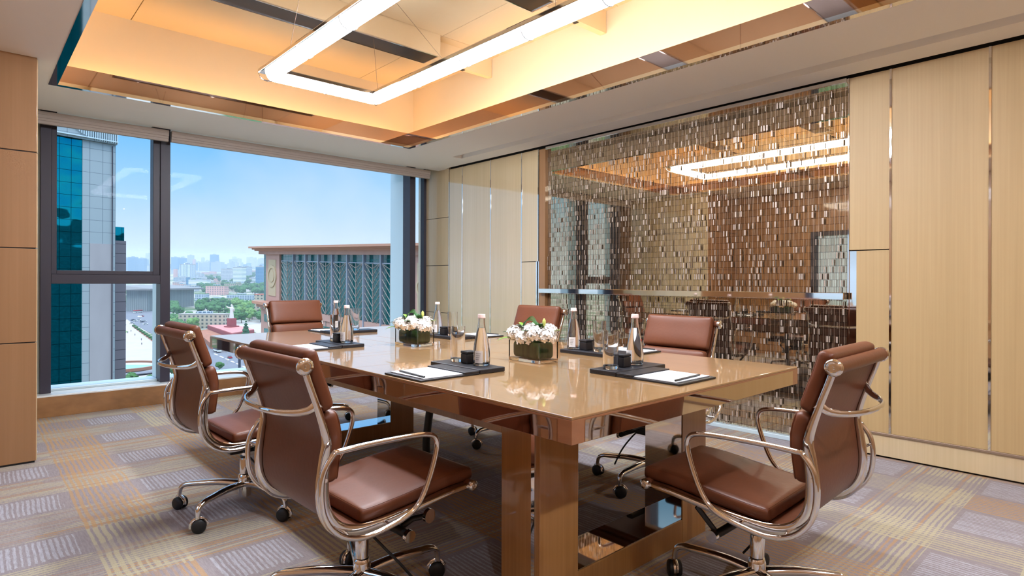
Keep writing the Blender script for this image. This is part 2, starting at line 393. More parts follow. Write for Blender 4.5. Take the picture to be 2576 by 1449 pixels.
# ceiling, with tray opening and slot by the right wall
TX0, TX1, TY0, TY1 = .42, 3.345, .09, 5.205
ce = MB(); zt = Z0+.05
ce.box(XL, TX0, YB, 6.02, Z0, zt); ce.box(TX1, 3.91, YB, 6.02, Z0, zt); ce.box(TX0, TX1, TY1, 6.02, Z0, zt); ce.box(TX0, TX1, YB, TY0, Z0, zt)
ce.box(4.035, 4.252, YB, 6.02, Z0, zt); ce.box(3.91, 4.035, 5.23, 6.02, Z0, zt); ce.box(3.88, 4.06, YB, 5.26, zt, zt+.03)
ce.box(.30, XR, 6.02, 6.24, Z0+.05, zt+.03)
ce.box(4.252, XR+.03, 5.81, 6.02, Z0, zt)
S(ce.build('ceiling', 'white'), 'white lowered ceiling around the glowing tray')
S(MB().box(XL-.2, XR+.3, YB-.2, 6.6, 3.30, 3.4).build('ceiling_slab', 'white')).name = 'ceiling_upper_slab'
# mirror trim lying in the ceiling plane around the opening and upright bronze lip
IX0, IX1, IY0, IY1 = .47, 3.30, .14, 5.16
tr = MB(); tz0, tz1 = Z0-.004, Z0+.02
tr.box(TX0, IX0, TY0, TY1, tz0, tz1); tr.box(IX1, TX1, TY0, TY1, tz0, tz1); tr.box(IX0, IX1, IY1, TY1, tz0, tz1); tr.box(IX0, IX1, TY0, IY0, tz0, tz1)
S(tr.build('trim_7', 'steel'))
lp = MB(); lz = 2.605
lp.box(IX0-.02, IX0, IY0-.02, IY1+.02, tz1, lz); lp.box(IX1, IX1+.02, IY0-.02, IY1+.02, tz1, lz); lp.box(IX0, IX1, IY1, IY1+.02, tz1, lz); lp.box(IX0, IX1, IY0-.02, IY0, tz1, lz)
S(lp.build('trim_8', 'bronze'))
# cove walls and raised ceiling
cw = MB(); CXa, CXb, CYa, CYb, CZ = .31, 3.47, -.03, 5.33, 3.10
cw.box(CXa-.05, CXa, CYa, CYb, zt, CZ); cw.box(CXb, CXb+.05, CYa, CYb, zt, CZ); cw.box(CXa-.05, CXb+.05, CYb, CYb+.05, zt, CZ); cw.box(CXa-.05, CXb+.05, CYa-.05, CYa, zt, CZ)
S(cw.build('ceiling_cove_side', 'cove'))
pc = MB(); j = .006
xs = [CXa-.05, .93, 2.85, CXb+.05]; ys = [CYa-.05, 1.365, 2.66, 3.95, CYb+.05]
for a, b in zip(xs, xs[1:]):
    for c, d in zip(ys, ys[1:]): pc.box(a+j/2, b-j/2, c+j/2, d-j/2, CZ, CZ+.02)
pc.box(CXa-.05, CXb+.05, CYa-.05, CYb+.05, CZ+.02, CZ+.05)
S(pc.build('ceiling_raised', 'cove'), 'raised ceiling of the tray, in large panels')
# LED strips hidden behind the lip
st = MB(); sz = 2.53
st.box(.38, .40, .2, 5.1, sz, sz+.012); st.box(3.37, 3.39, .2, 5.1, sz, sz+.012); st.box(.5, 3.28, 5.235, 5.255, sz, sz+.012); st.box(.5, 3.28, .05, .07, sz, sz+.012)
e = st.build('cove_light_strip', 'strip'); tag(e, 'warm light strip hidden behind the bronze lip of the ceiling tray', 'light')
# air diffuser boxes hanging under the raised ceiling
def diffuser(yc, label):
    e = empty('ceiling_air_diffuser', (1.89, yc, 2.93))
    a, b = -.94, .94; h = .17
    f = MB(); f.box(a, b, -.115, -.10, 0, h); f.box(a, b, .10, .115, 0, h); f.box(b-.015, b, -.10, .10, 0, h); f.box(a, a+.015, -.10, .10, 0, h)
    f.build('casing', 'cove', e)
    MB().box(a+.022, b-.022, -.094, .094, .0, .02).build('slot', 'slot_black', e)
    q = MB(); q.box(a+.015, b-.015, -.10, -.094, -.004, .012); q.box(a+.015, b-.015, .094, .10, -.004, .012); q.box(b-.022, b-.015, -.094, .094, -.004, .012); q.box(a+.015, a+.022, -.094, .094, -.004, .012)
    q.build('rim', 'steel', e)
    for s_ in (1, -1):
        k = MB(); x0, x1 = (b, 1.575) if s_ > 0 else (-1.575, a)
        k.box(x0, x1, -.01, .045, .005, h); o = k.build('side_fin', 'cove', e)
        for i in range(7): xx = x0+.05+i*.045; MB().box(xx, xx+.022, 0, .036, .0, .005).build('grille_slot', 'black_gap', o)
    tag(e, label, 'air vent', 'air diffusers in the raised ceiling')
diffuser(4.065, 'long black air diffuser slot in the raised ceiling, the one nearest the window')
diffuser(2.775, 'black air diffuser slot in the raised ceiling, second from the window')
diffuser(1.485, 'black air diffuser slot in the raised ceiling overhead, seen only in the reflections')

# pendant: rectangular ring of opal tubes
def pendant():
    x0, x1, y0, y1, z = 1.50, 2.285, 1.26, 4.03, 2.50
    e = empty('ring_pendant_lamp', ((x0+x1)/2, (y0+y1)/2, z)); c = Vector(((x0+x1)/2, (y0+y1)/2, z))
    tag(e, 'suspended rectangular ring lamp of glowing white tubes with chrome channel', 'pendant lamp')
    R = .055
    def half(p, q, w0, w1):   # half-round diffuser between p and q with mitred ends
        m = MB(); n = 12; vs = []
        d = (Vector(q)-Vector(p)).normalized(); s = Vector((-d.y, d.x, 0))
        for base, mi in ((Vector(p), w0), (Vector(q), w1)):
            for k in range(n+1):
                a = PI*k/n; o = s*math.cos(a)*R-Vector((0,0,1))*math.sin(a)*R*.95
                vs.append(base+o+d*(mi*math.cos(a)*R)-c)
        fs = [(k, k+1, n+2+k, n+1+k) for k in range(n)]+[tuple(range(n+1)), tuple(range(2*n+1, n, -1)), (0, n+1, 2*n+1, n)]
        return m.add(vs, fs)
    def run(p, q, n, m0, m1):
        p, q = Vector(p), Vector(q)
        for i in range(n):
            a = p.lerp(q, i/n); b = p.lerp(q, (i+1)/n); dd = (q-p).normalized()*.002
            half(a+dd*(0 if i == 0 else 1), b-dd*(0 if i == n-1 else 1), m0 if i == 0 else 0, m1 if i == n-1 else 0).build('tube_diffuser', 'tube', e, smooth=True)
    run((x0, y0, z), (x0, y1, z), 5, 1, -1); run((x1, y1, z), (x1, y0, z), 5, 1, -1)
    run((x0, y1, z), (x1, y1, z), 2, 1, -1); run((x1, y0, z), (x0, y0, z), 2, 1, -1)
    k = MB()   # chrome channel on top and joint rings
    for a, b, cc, d in ((x0-R-.006, x0+R, y0-R-.006, y1+R+.006), (x1-R, x1+R+.006, y0-R-.006, y1+R+.006)): k.box(a-c.x, b-c.x, cc-c.y, d-c.y, .0005, .030)
    for a, b, cc, d in ((x0+R, x1-R, y0-R, y0+R), (x0+R, x1-R, y1-R, y1+R)): k.box(a-c.x, b-c.x, cc-c.y, d-c.y, .0005, .030)
    k.build('channel', 'chrome', e, bevel=.006)
    def ring(x, y, d):
        pts = [(x-c.x+(math.cos(PI*i/12)*(R+.002) if d == 'y' else 0), y-c.y+(math.cos(PI*i/12)*(R+.002) if d == 'x' else 0), -math.sin(PI*i/12)*(R*.95+.002)) for i in range(13)]
        MB().tube(pts, .0046, 6).build('joint_ring', 'ring_grey', e, smooth=True)
    for i in range(1, 5):
        for xx in (x0, x1): ring(xx, y0+(y1-y0)*i/5, 'y')
    for yy in (y0, y1): ring((x0+x1)/2, yy, 'x')
    for sx, xx in ((1, x0), (-1, x1)):
        for sy, yy in ((1, y0), (-1, y1)):
            pts = [(xx-c.x-sx*math.cos(PI*i/12)*R*1.03, yy-c.y-sy*math.cos(PI*i/12)*R*1.03, -math.sin(PI*i/12)*(R*.95+.003)) for i in range(13)]
            MB().tube(pts, .0040, 6).build('corner_ring', 'chrome', e, smooth=True)
    for px, py, tx, ty in ((x0, y1-.3, x0-.05, y1-.75), (x0, y0+.3, x0-.05, y0+.8), (x1, y1-.04, x1-.03, y1-.0), (x1, y1-.9, x1-.05, y1-.35), (x1, y0+.9, x1, y0+.9), (x0, y1-1.25, x0+.05, y1-.8)):
        o = MB().cyl((px-c.x, py-c.y, .02), (tx-c.x, ty-c.y, CZ-c.z), .0016, n=6).build('suspension_wire', 'wire', e)
        MB().cyl((px-c.x, py-c.y, .02), (px-c.x, py-c.y, .04), .006, .003, 8).build('wire_grip', 'chrome', o)
pendant()
# fill lamps added out of view behind the camera, shaped as ceiling downlights
for i, (x, y, d) in enumerate(((-.1, -.7, 'behind the camera on the left'), (1.0, -.65, 'behind the camera'), (2.2, -.65, 'behind the camera in the middle'), (3.5, -.65, 'behind the camera on the right'))):
    e = empty('added_fill_lamp', (x, y, Z0)); tag(e, 'added round ceiling fill lamp '+d+', seen only in reflections', 'fill lamp', 'added fill lamps')
    MB().lathe([(.048, -.001), (.062, -.001), (.062, -.005), (.048, -.003)], closed=True).build('bezel', 'white', e, smooth=True)
    MB().lathe([(.047, -.002), (.047, -.0012)]).build('lens', 'lens', e)

# handrail in front of the mirror
e = empty('mirror_handrail', (4.23, 2.8, 1.0)); tag(e, 'flat polished steel handrail crossing the mosaic mirror', 'handrail')
MB().box(-.015, .0, -1.395, 1.41, -.002, .043).build('rail', 'steel', e, bevel=.002)
for y in (-1.3, 0, 1.3): MB().box(0, .055, y-.02, y+.02, .008, .033).build('bracket', 'steel', e, bevel=.002)

# loose champagne slips fixed over the mirror
def bead():
    m = MB(); rnd = random.Random(3); h = .047
    for r in range(51):
        z = r*h; y = 1.42+rnd.random()*.02
        while y < 4.15:
            w = rnd.choice((.005, .006, .008, .011))
            if rnd.random() < .20: m.box(XR-.004, XR-.001, y, y+w, z+.004, z+h-.003)
            y += w+rnd.choice((.004, .010, .016))
    o = m.build('bead_curtain', 'slip'); tag(o, 'screen of small upright champagne metal slips hanging before the mirror wall', 'bead curtain', kind='stuff')
    wv = MB()
    y = 1.42
    while y < 4.15: wv.box(XR+.0002, XR+.0012, y, y+.0012, .03, 2.43); y += .033
    wv.build('hanging_thread', 'wire', o)['kind'] = 'stuff'
bead()

# ------------------------------------------------------------------ conference table
def table():
    X0, X1, Y0, Y1 = 1.189, 2.640, 1.060, 4.235; c = ((X0+X1)/2, (Y0+Y1)/2); hx, hy = (X1-X0)/2, (Y1-Y0)/2
    e = empty('conference_table', (c[0], c[1], 0)); tag(e, 'large glossy wooden conference table with mirrored apron and frame legs', 'table')
    MB().box(-hx+.001, hx-.001, -hy+.001, hy-.001, .742, .75).build('tabletop', 'top_wood', e, bevel=.002)
    a = MB(); za, zb = .676, .742
    a.box(-hx, hx, -hy, -hy+.05, za, zb); a.box(-hx, hx, hy-.05, hy, za, zb); a.box(-hx, -hx+.05, -hy+.05, hy-.05, za, zb); a.box(hx-.05, hx, -hy+.05, hy-.05, za, zb)
    a.build('apron', 'edge_wood', e, bevel=.001)
    MB().box(-hx+.05, hx-.05, -hy+.05, hy-.05, .70, .742).build('underside_panel', 'leg_wood', e)
    q = .053; lo, hi = .678, .7365
    for nm, bx in (('mirror_strip', (-hx-.0015, -hx+.002, -hy+q, hy-q)), ('mirror_strip', (hx-.002, hx+.0015, -hy+q, hy-q)), ('mirror_strip', (-hx+q, hx-q, -hy-.0015, -hy+.002)), ('mirror_strip', (-hx+q, hx-q, hy-.002, hy+.0015))):
        MB().box(*bx, lo, hi).build(nm, 'bronze' if bx[1]-bx[0] < .01 else 'soft_mirror', e)
    # seams of the top: cable flap outline
    sm = MB()
    sm.box(-.078, -.0765, -hy+.3, hy-.3, .7498, .7503); sm.box(.078, .0795, -hy+.3, hy-.3, .7498, .7503)
    for y in (-.37, -.05, .05, .37): sm.box(-hx+.02, hx-.02, y, y+.0015, .7498, .7502)
    sm.build('seam', 'leg_wood', e)
    for s_ in (-1, 1):
        yc = s_*(hy-.312-.10)    # frame centre line
        w_ = .525; d = .095
        fr = MB(); zt_ = .70
        fr.box(-w_, -w_+.19, yc-d, yc+d, 0, zt_); fr.box(w_-.19, w_, yc-d, yc+d, 0, zt_); fr.box(-w_+.19, w_-.19, yc-d, yc+d, 0, .10)
        o = fr.build('leg_frame', 'leg_wood', e, bevel=.002)
        mm = MB(); t_ = .004
        mm.box(-w_+.19, -w_+.19+t_, yc-d+.004, yc+d-.004, .10, .67); mm.box(w_-.19-t_, w_-.19, yc-d+.004, yc+d-.004, .10, .67); mm.box(-w_+.19, w_-.19, yc-d+.004, yc+d-.004, .10, .10+t_)
        mm.build('mirror_lining', 'soft_mirror' if s_ < 0 else 'steel', o)
        ed = MB()
        for sx in (-1, 1): ed.box(sx*w_-.004, sx*w_+.004, yc+s_*(d-.03)-.008, yc+s_*(d-.03)+.008, 0, .69)
        ed.build('chrome_inlay', 'steel', o)
    for sx in (-1, 1): MB().box(sx*.525-.05*(sx > 0)-.0*(sx < 0), sx*.525+.05*(sx < 0), -hy+.507, hy-.507, .58, .699).build('side_beam', 'leg_wood', e, bevel=.002)
    # cable sleeve hanging below the top
    MB().tube(spline([(.05, .13, .70), (.045, .14, .55), (.02, .15, .36), (.0, .15, .18), (.03, .15, .02)]), .022, 12).build('cable_sleeve', 'cable', e, smooth=True)
table()

# ------------------------------------------------------------------ office chair
RAIL = [(.295,.397),(.22,.394),(.13,.384),(.03,.372),(-.09,.362),(-.16,.368),(-.215,.395),(-.25,.45),(-.258,.52),(-.25,.60),(-.246,.66),(-.272,.75),(-.30,.83),(-.313,.872)]
LOOP = [(-.243,.628),(-.15,.631),(-.02,.630),(.07,.624),(.108,.606),(.112,.565),(.088,.49),(.055,.425),(.01,.388),(-.07,.368),(-.15,.362),(-.22,.385),(-.268,.44),(-.283,.51),(-.276,.58)]
def make_chair():
    e = empty('office_chair')
    P = [Vector((x, 0, z)) for x, z in RAIL]; SP = spline(P, 6)
    # arc length map along the rail, from front to top
    acc = [0.]
    for a, b in zip(SP, SP[1:]): acc.append(acc[-1]+(b-a).length)
    def at(s):
        s = max(0, min(acc[-1], s)); i = 0
        while i < len(acc)-2 and acc[i+1] < s: i += 1
        u = (s-acc[i])/(acc[i+1]-acc[i]+1e-9); p = SP[i].lerp(SP[i+1], u); t = (SP[i+1]-SP[i]).normalized()
        if 0 < i < len(SP)-2: t = ((SP[i+1]-SP[i-1]).normalized().lerp((SP[i+2]-SP[i]).normalized(), u)).normalized()
        n = Vector((t.z, 0, -t.x)); return p, (n if n.x*.6+n.z > 0 or n.x > .5 else -n)
    def at2(s):
        p, n = at(s); q, _ = at(s+.004); t = (q-p).normalized(); nn = Vector((t.z, 0, -t.x)); return p, nn
    # membrane
    m = MB(); N = 44; vs = []; w = .214
    for i in range(N+1):
        s = acc[-1]*i/N; p, n = at2(min(s, acc[-1]-.005))
        for y, o in ((-w, .010), (w, .010), (w, .004), (-w, .004)): q = p+n*o; vs.append((q.x, y, q.z))
    fs = [(i*4+k, i*4+(k+1) % 4, i*4+4+(k+1) % 4, i*4+4+k) for i in range(N) for k in range(4)]+[(0,1,2,3), (N*4+3, N*4+2, N*4+1, N*4)]
    m.add(vs, fs); 
    m.tube([(.297, -.225, .400), (.297, .225, .400)], .0165, 14); m.tube([(-.315, -.235, .873), (-.315, .235, .873)], .021, 16)
    m.build('seat_sling', 'leather', e, smooth=True)
    # pads: rounded boxes wrapped along the rail
    def pad(nm, s0, s1, th, wid, puff, off=.010, r=.017):
        Lh = s1-s0
        def fn(a, b, c_):
            s = (s0+s1)/2+a; p, n = at2(max(0.0, min(s, acc[-1]-.012)))
            if s > acc[-1]-.012: p = p+Vector((-n.z, 0, n.x))*(s-acc[-1]+.012)
            ext = 0
            edge = (1-(2*a/Lh)**4)*(1-(2*b/wid)**4)
            hgt = off+th/2+c_+(puff*edge if c_ > 0 else 0)
            q = p+n*hgt
            if s < 0: q.x += -s
            return (q.x, b, q.z)
        MB_ = MB().rbox(Lh, wid, th, r, fn, (22, 18, 6)); o = MB_.build(nm, 'leather', e, smooth=True)
        # welt stitched round the top edge
        pts = []
        iw, il = wid/2-.012, Lh/2-.012; zc = th/2-.0045
        def corner(cx, cy, a0):
            for k in range(5): a = a0+PI/2*k/4; pts.append((cx+math.cos(a)*.012, cy+math.sin(a)*.012))
        for (cx, cy, a0) in ((il-.012, iw-.012, 0), (-il+.012, iw-.012, PI/2), (-il+.012, -iw+.012, PI), (il-.012, -iw+.012, 3*PI/2)): corner(cx, cy, a0)
        full = []
        for i in range(len(pts)):
            a, b = Vector(pts[i]), Vector(pts[(i+1) % len(pts)])
            n_ = max(1, int((b-a).length/.02))
            for k in range(n_): full.append(a.lerp(b, k/n_))
        MB().tube([fn(p.x*1.018, p.y*1.022, zc) for p in full], .0022, 6, closed=True).build('welt', 'leather', o, smooth=True)
    def s_of(z, after): 
        for i in range(len(SP)):
            if acc[i] > after and SP[i].z >= z: return acc[i]
    sb = s_of(.512, .45); sm_ = s_of(.708, .45)
    pad('seat_pad', -.030, .425, .046, .415, .006)
    pad('lumbar_pad', sb, sm_-.002, .052, .415, .010, r=.022)
    pad('back_pad', sm_+.004, acc[-1]+.034, .044, .425, .008, off=.013)
    # cast rails and arms
    for s_ in (-1, 1):
        y = .223*s_; pts = [(p.x, y, p.z) for p in SP]; k = len(pts)
        rr = [.010+.011*math.exp(-((i/k-.50)/.26)**4) for i in range(k)]
        o = MB().tube(pts, .0065, 12, ry=rr, up=(0, 1, 0)).build('side_rail', 'chrome', e, smooth=True)
        for (x, z, r) in ((.297, .400, .0185), (-.315, .873, .0245)):
            kb = MB(); y0 = s_*.226
            prof = [(r*.75, 0), (r, .003), (r, .012), (r*.85, .016), (r*.55, .017), (r*.5, .014), (r*.2, .014), (r*.15, .018)]
            mm = Matrix.Translation((x, y0, z)) @ Matrix.Rotation(-s_*PI/2, 4, 'X'); kb.T = mm
            kb.lathe(prof, n=22); kb.build('end_knob', 'chrome', o, smooth=True)
        ya = .270*s_; lp_ = spline([(x, ya, z) for x, z in LOOP]+[(LOOP[0][0], ya, LOOP[0][1])], 5)[:-1]
        a_ = MB().tube(lp_, .0085, 12, closed=True, up=(0, 1, 0), ry=.0085).build('armrest', 'chrome', e, smooth=True)
        for x, z in ((-.262, .555), (-.05, .369), (-.19, .378)): MB().cyl((x-.004, .225*s_, z), (x-.008, ya, z), .0055, n=10).build('mounting_pin', 'chrome', a_, smooth=True)
    # back stretcher bow
    sp = spline([(-.268, -.223, .765), (-.295, -.205, .742), (-.335, -.15, .735), (-.362, -.06, .735), (-.362, .06, .735), (-.335, .15, .735), (-.295, .205, .742), (-.268, .223, .765)], 6)
    n_ = len(sp); MB().tube(sp, [.018-.009*math.sin(PI*i/(n_-1))**.4 for i in range(n_)], 12, ry=.006).build('back_stretcher', 'chrome', e, smooth=True)
    MB().tube([(-.05, -.215, .352), (-.05, .215, .352)], .012, 10).build('under_seat_stretcher', 'black_plastic', e, smooth=True)
    # mechanism
    mc = MB(); mc.box(-.085, .085, -.05, .05, .278, .345)
    mc.build('tilt_mechanism', 'black_plastic', e, bevel=.006)
    MB().box(.08, .20, -.018, .018, .325, .350).build('front_bracket', 'black_plastic', e, bevel=.003)
    tk = MB().tube([(.03, -.045, .30), (.075, -.11, .272), (.092, -.14, .256)], .015, 14).build('tension_arm', 'black_plastic', e, smooth=True)
    MB().tube([(.092, -.138, .256), (.093, -.154, .255)], .021, 20).build('tension_knob', 'chrome', tk, smooth=True)
    ta = MB().tube([(.085, -.10, .27), (.125, -.12, .298), (.168, -.148, .306)], .010, 12).build('tilt_arm', 'black_plastic', e, smooth=True)
    MB().tube([(.168, -.146, .306), (.170, -.160, .306)], .024, 20).build('tilt_knob', 'chrome', ta, smooth=True)
    lk = MB().tube([(.03, .045, .30), (.075, .11, .262), (.090, .135, .252)], .014, 14).build('lock_arm', 'black_plastic', e, smooth=True)
    MB().tube([(.090, .133, .252), (.091, .150, .251)], .021, 20).build('lock_knob', 'chrome', lk, smooth=True)
    MB().tube([(.085, .125, .262), (.125, .185, .355)], .009, 10, ry=.004).build('lock_strap', 'black_plastic', lk, smooth=True)
    MB().tube(spline([(-.03, -.05, .30), (.0, -.11, .25), (.06, -.15, .17), (.12, -.16, .09)]), .0045, 8).build('height_cable', 'cable', e, smooth=True)
    gc = MB(); gc.cyl((0,0,.20), (0,0,.32), .0145, n=20); gc.build('gas_piston', 'steel', e, smooth=True)
    gs = MB(); gs.lathe([(.019, .13), (.0225, .13), (.0225, .235), (.019, .245)], n=24); o = gs.build('column', 'chrome', e, smooth=True)
    MB().lathe([(.0195, .245), (.0215, .245), (.0215, .254), (.0155, .254)], n=24).build('column_collar', 'black_plastic', o, smooth=True)
    bs = MB().lathe([(.022, .055), (.028, .058), (.030, .075), (.030, .15), (.026, .165), (.0225, .168)], n=24).build('base', 'chrome', e, smooth=True)
    for k in range(5):
        a = 2*PI*k/5; T_ = Matrix.Rotation(a, 4, 'Z')
        lg = MB(); lg.T = T_
        pth = spline([(.018, 0, .118), (.12, 0, .126), (.23, 0, .122), (.275, 0, .118), (.300, 0, .104), (.308, 0, .078), (.309, 0, .062)], 5); q = len(pth)
        lg.tube(pth, [.022-.0105*min(1, i/q*1.25) for i in range(q)], 12, ry=[.017-.007*min(1, i/q*1.25) for i in range(q)], up=(0, 1, 0)); lg.build('leg', 'chrome', bs, smooth=True)
        cs = MB(); sw = random.uniform(-1.2, 1.2); cs.T = Matrix.Rotation(a, 4, 'Z') @ Matrix.Translation((.312, 0, 0)) @ Matrix.Rotation(sw, 4, 'Z')
        for sy in (-1, 1):
            pr = [(.010, sy*.0075), (.0285, sy*.008), (.0295, sy*.012), (.0295, sy*.020), (.026, sy*.024), (.006, sy*.0245)]
            T0 = cs.T; cs.T = T0 @ Matrix.Translation((-.008, 0, .0298)) @ Matrix.Rotation(-PI/2, 4, 'X'); cs.lathe(pr, n=24); cs.T = T0
        cas = cs.build('caster', 'tread', bs, smooth=True)
        hd = MB(); hd.T = cs.T
        arc = [(-.008+math.cos(t)*.031, 0, .030+math.sin(t)*.031) for t in [PI*(-.1+1.15*i/10) for i in range(11)]]
        hd.tube(arc, .0025, 8, ry=.009, up=(0, 1, 0)); hd.tube(arc, .009, 8, ry=.0025, up=(0,1,0)); hd.cyl((0, 0, .058), (0, 0, .075), .006, n=10); hd.build('caster_hood', 'chrome', bs, smooth=True)
    return e
proto = make_chair()
CH = 'brown leather office chairs round the conference table'
chairs = [ # x, y, yaw, base angle (world deg), raise, label
 (1.016, 3.048, .024, 141.5, 0, 'brown leather swivel chair on the left long side, second from the camera'),
 (1.005, 1.852, .028, -1.9, 0, 'nearest brown leather swivel chair on the left, its curved back towards the camera'),
 (2.012, .943, 1.603, 22., 0, 'brown leather swivel chair at the near table end, front right, seen from its side'),
 (2.80, 1.91, PI, 111., .0, 'brown leather swivel chair behind the table, right of the bottles, before the handrail'),
 (2.814, 3.085, PI, 109., .02, 'brown leather swivel chair behind the front flower vase and table'),
 (2.01, 4.56, -PI/2, 40., .035, 'brown leather swivel chair at the far table end before the wide window'),
]
for i, (x, y, yaw, ba, rs, lab) in enumerate(chairs):
    o = proto if i == 0 else copy_tree(proto)
    o.location = (x, y, 0); o.rotation_euler.z = yaw; tag(o, lab, 'chair', CH)
    for c in kids(o):
        nm = c.name.split('.')[0]
        if nm == 'base': c.rotation_euler.z = math.radians(ba)-yaw
        elif nm != 'column': c.location.z += rs

# ------------------------------------------------------------------ things on the table
TZ = .7504
def bottle(x, y, a, label):
    e = empty('water_bottle', (x, y, TZ+.0185), a); tag(e, label, 'bottle', 'water bottles on the leather trays')
    R_ = [(.0, .002), (.030, .0), (.0345, .004), (.0355, .02), (.0350, .05), (.031, .085), (.0225, .13), (.0165, .155), (.0145, .172), (.0138, .19), (.0142, .196)]
    I_ = [(r-.0022, z) for r, z in reversed(R_[3:])]+[(.031, .010), (.026, .007), (0.0001, .007)]
    MB().lathe([(.0001, .002)]+R_[1:]+I_, n=32).build('bottle_glass', 'glass', e, smooth=True)
    MB().lathe([(.0001, .0075), (.026, .0075), (.0308, .0105), (.0328, .02), (.0323, .05), (.0283, .085), (.0198, .13), (.0140, .153), (.0001, .153)], n=32).build('water', 'water', e, smooth=True)
    MB().lathe([(.0001, .2085), (.0140, .2085), (.0152, .207), (.0152, .199), (.0160, .198), (.0160, .193), (.0143, .192), (.0143, .1965), (.0001, .1965)], n=26).build('cap', 'cap', e, smooth=True)
    lb = MB(); vs = []; n = 8
    for k in range(n+1):
        an = -.5+1.0*k/n
        for z in (.012, .062): vs.append((.0358*math.cos(an), .0358*math.sin(an), z))
    lb.add(vs, [(2*k, 2*k+1, 2*k+3, 2*k+2) for k in range(n)]); lo = lb.build('label', 'label', e)
    for q in range(4):
        m = MB(); m.box(.0362, .0366, -.011, .011-.003*q, .05-q*.008, .0512-q*.008); m.build('print_line', 'pencil', lo)
    rd = MB(); rd.T = Matrix.Rotation(2.1, 4, 'Z'); rd.box(.0270, .0277, -.006, -.001, .098, .106); rd.box(.0270, .0277, .001, .006, .098, .106); rd.build('red_mark', 'red', e)
def tumbler(x, y, label):
    e = MB().lathe([(.0001, .0), (.028, .0), (.0305, .003), (.0315, .15), (.0300, .15), (.0285, .016), (.026, .013), (.0001, .013)], n=36).build('tumbler', 'glass', smooth=True, loc=(x, y, TZ+.0185)); tag(e, label, 'glass', 'tumblers on the leather trays')
def cube(x, y, a, label):
    e = empty('mint_box', (x, y, TZ+.0185), a); tag(e, label, 'box', 'small black boxes on the leather trays')
    MB().box(-.025, .025, -.025, .025, 0, .040).build('box_body', 'black_leather', e, bevel=.003); MB().box(-.0262, .0262, -.0262, .0262, .041, .052).build('lid', 'black_leather', e, bevel=.004)
# local frame per seat: u points to the sitter, v along the edge (tray runs from the flush side)
def setting(ox, oy, du, dv, who, items, pencil=True, pv=.25, pu=.275, tv=.335):
    du = Vector(du); dv = Vector(dv)
    def W(u, v): return (ox+du.x*u+dv.x*v, oy+du.y*u+dv.y*v)
    def bx(m, u0, u1, v0, v1, z0, z1):
        a = W(u0, v0); b = W(u1, v1); m.box(min(a[0], b[0]), max(a[0], b[0]), min(a[1], b[1]), max(a[1], b[1]), z0, z1); return m
    tr = bx(MB(), -.13, 0, 0, tv, TZ, TZ+.018).build('leather_tray', 'black_leather', bevel=.003); tag(tr, 'long black leather tray holding bottle and glass '+who, 'tray', 'black leather trays')
    pd = bx(MB(), .002, pu, 0, pv, TZ, TZ+.007).build('desk_pad', 'black_leather', bevel=.002); tag(pd, 'black leather writing pad '+who, 'writing pad', 'black leather writing pads')
    bx(MB(), .002, .075, 0, pv, TZ+.0072, TZ+.0155).build('flap', 'black_leather', pd, bevel=.002)
    pp = bx(MB(), .077, pu-.02, .010, pv-.012, TZ+.0072, TZ+.0105).build('notepad', 'paper', bevel=.0006); tag(pp, 'white notepad paper on the black pad '+who, 'notepad', 'white notepads')
    if pencil:
        p0 = Vector((*W(pu-.030, .02), TZ+.0142)); p1 = Vector((*W(pu-.045, pv-.03), TZ+.0142)); d = (p1-p0).normalized(); q = empty('pencil', p0); tag(q, 'black pencil lying on the notepad '+who, 'pencil', 'black pencils')
        MB().tube([(0,0,0), (p1-p0)*.93], .0036, 6).build('shaft', 'pencil', q); MB().tube([(p1-p0)*.93, (p1-p0)], [.0036, .0006], 8).build('tip', 'bare_wood', q)
    for k, u, v in items:
        x, y = W(u, v)
        if k == 'b': bottle(x, y, math.atan2(-y, -x)+random.uniform(-.9, .6), 'clear glass water bottle '+who)
        if k == 'g': tumbler(x, y, 'clear straight drinking glass '+who)
        if k == 'c': cube(x, y, random.uniform(-.12, .12)+(0 if abs(du.x) > .5 else PI/2), 'small black leather box between bottle and glass '+who)
setting(1.475, 1.79, (-1,0,0), (0,1,0), 'before the nearest left chair', (('b', -.115+.03, .095), ('c', -.085, .178), ('g', -.085, .255)))
setting(1.825, 1.405, (0,-1,0), (1,0,0), 'at the near end of the table', (('g', -.068, .055), ('c', -.075, .140), ('b', -.075, .225)))
setting(2.37, 1.745, (1,0,0), (0,1,0), 'before the right-hand chair nearest the camera', (('b', -.075, .29), ('c', -.065, .215), ('g', -.07, .125)))
setting(1.49, 2.965, (-1,0,0), (0,1,0), 'before the second left chair', (('b', -.075, .10), ('c', -.06, .165), ('g', -.075, .235)), pencil=False)
setting(1.83, 3.905, (0,1,0), (1,0,0), 'at the far window end of the table', (('b', -.065, .05), ('c', -.07, .12), ('g', -.07, .19)))
setting(2.34, 2.93, (1,0,0), (0,1,0), 'before the right-hand chair behind the flowers', (('b', -.065, .27), ('c', -.065, .185), ('g', -.07, .10)))

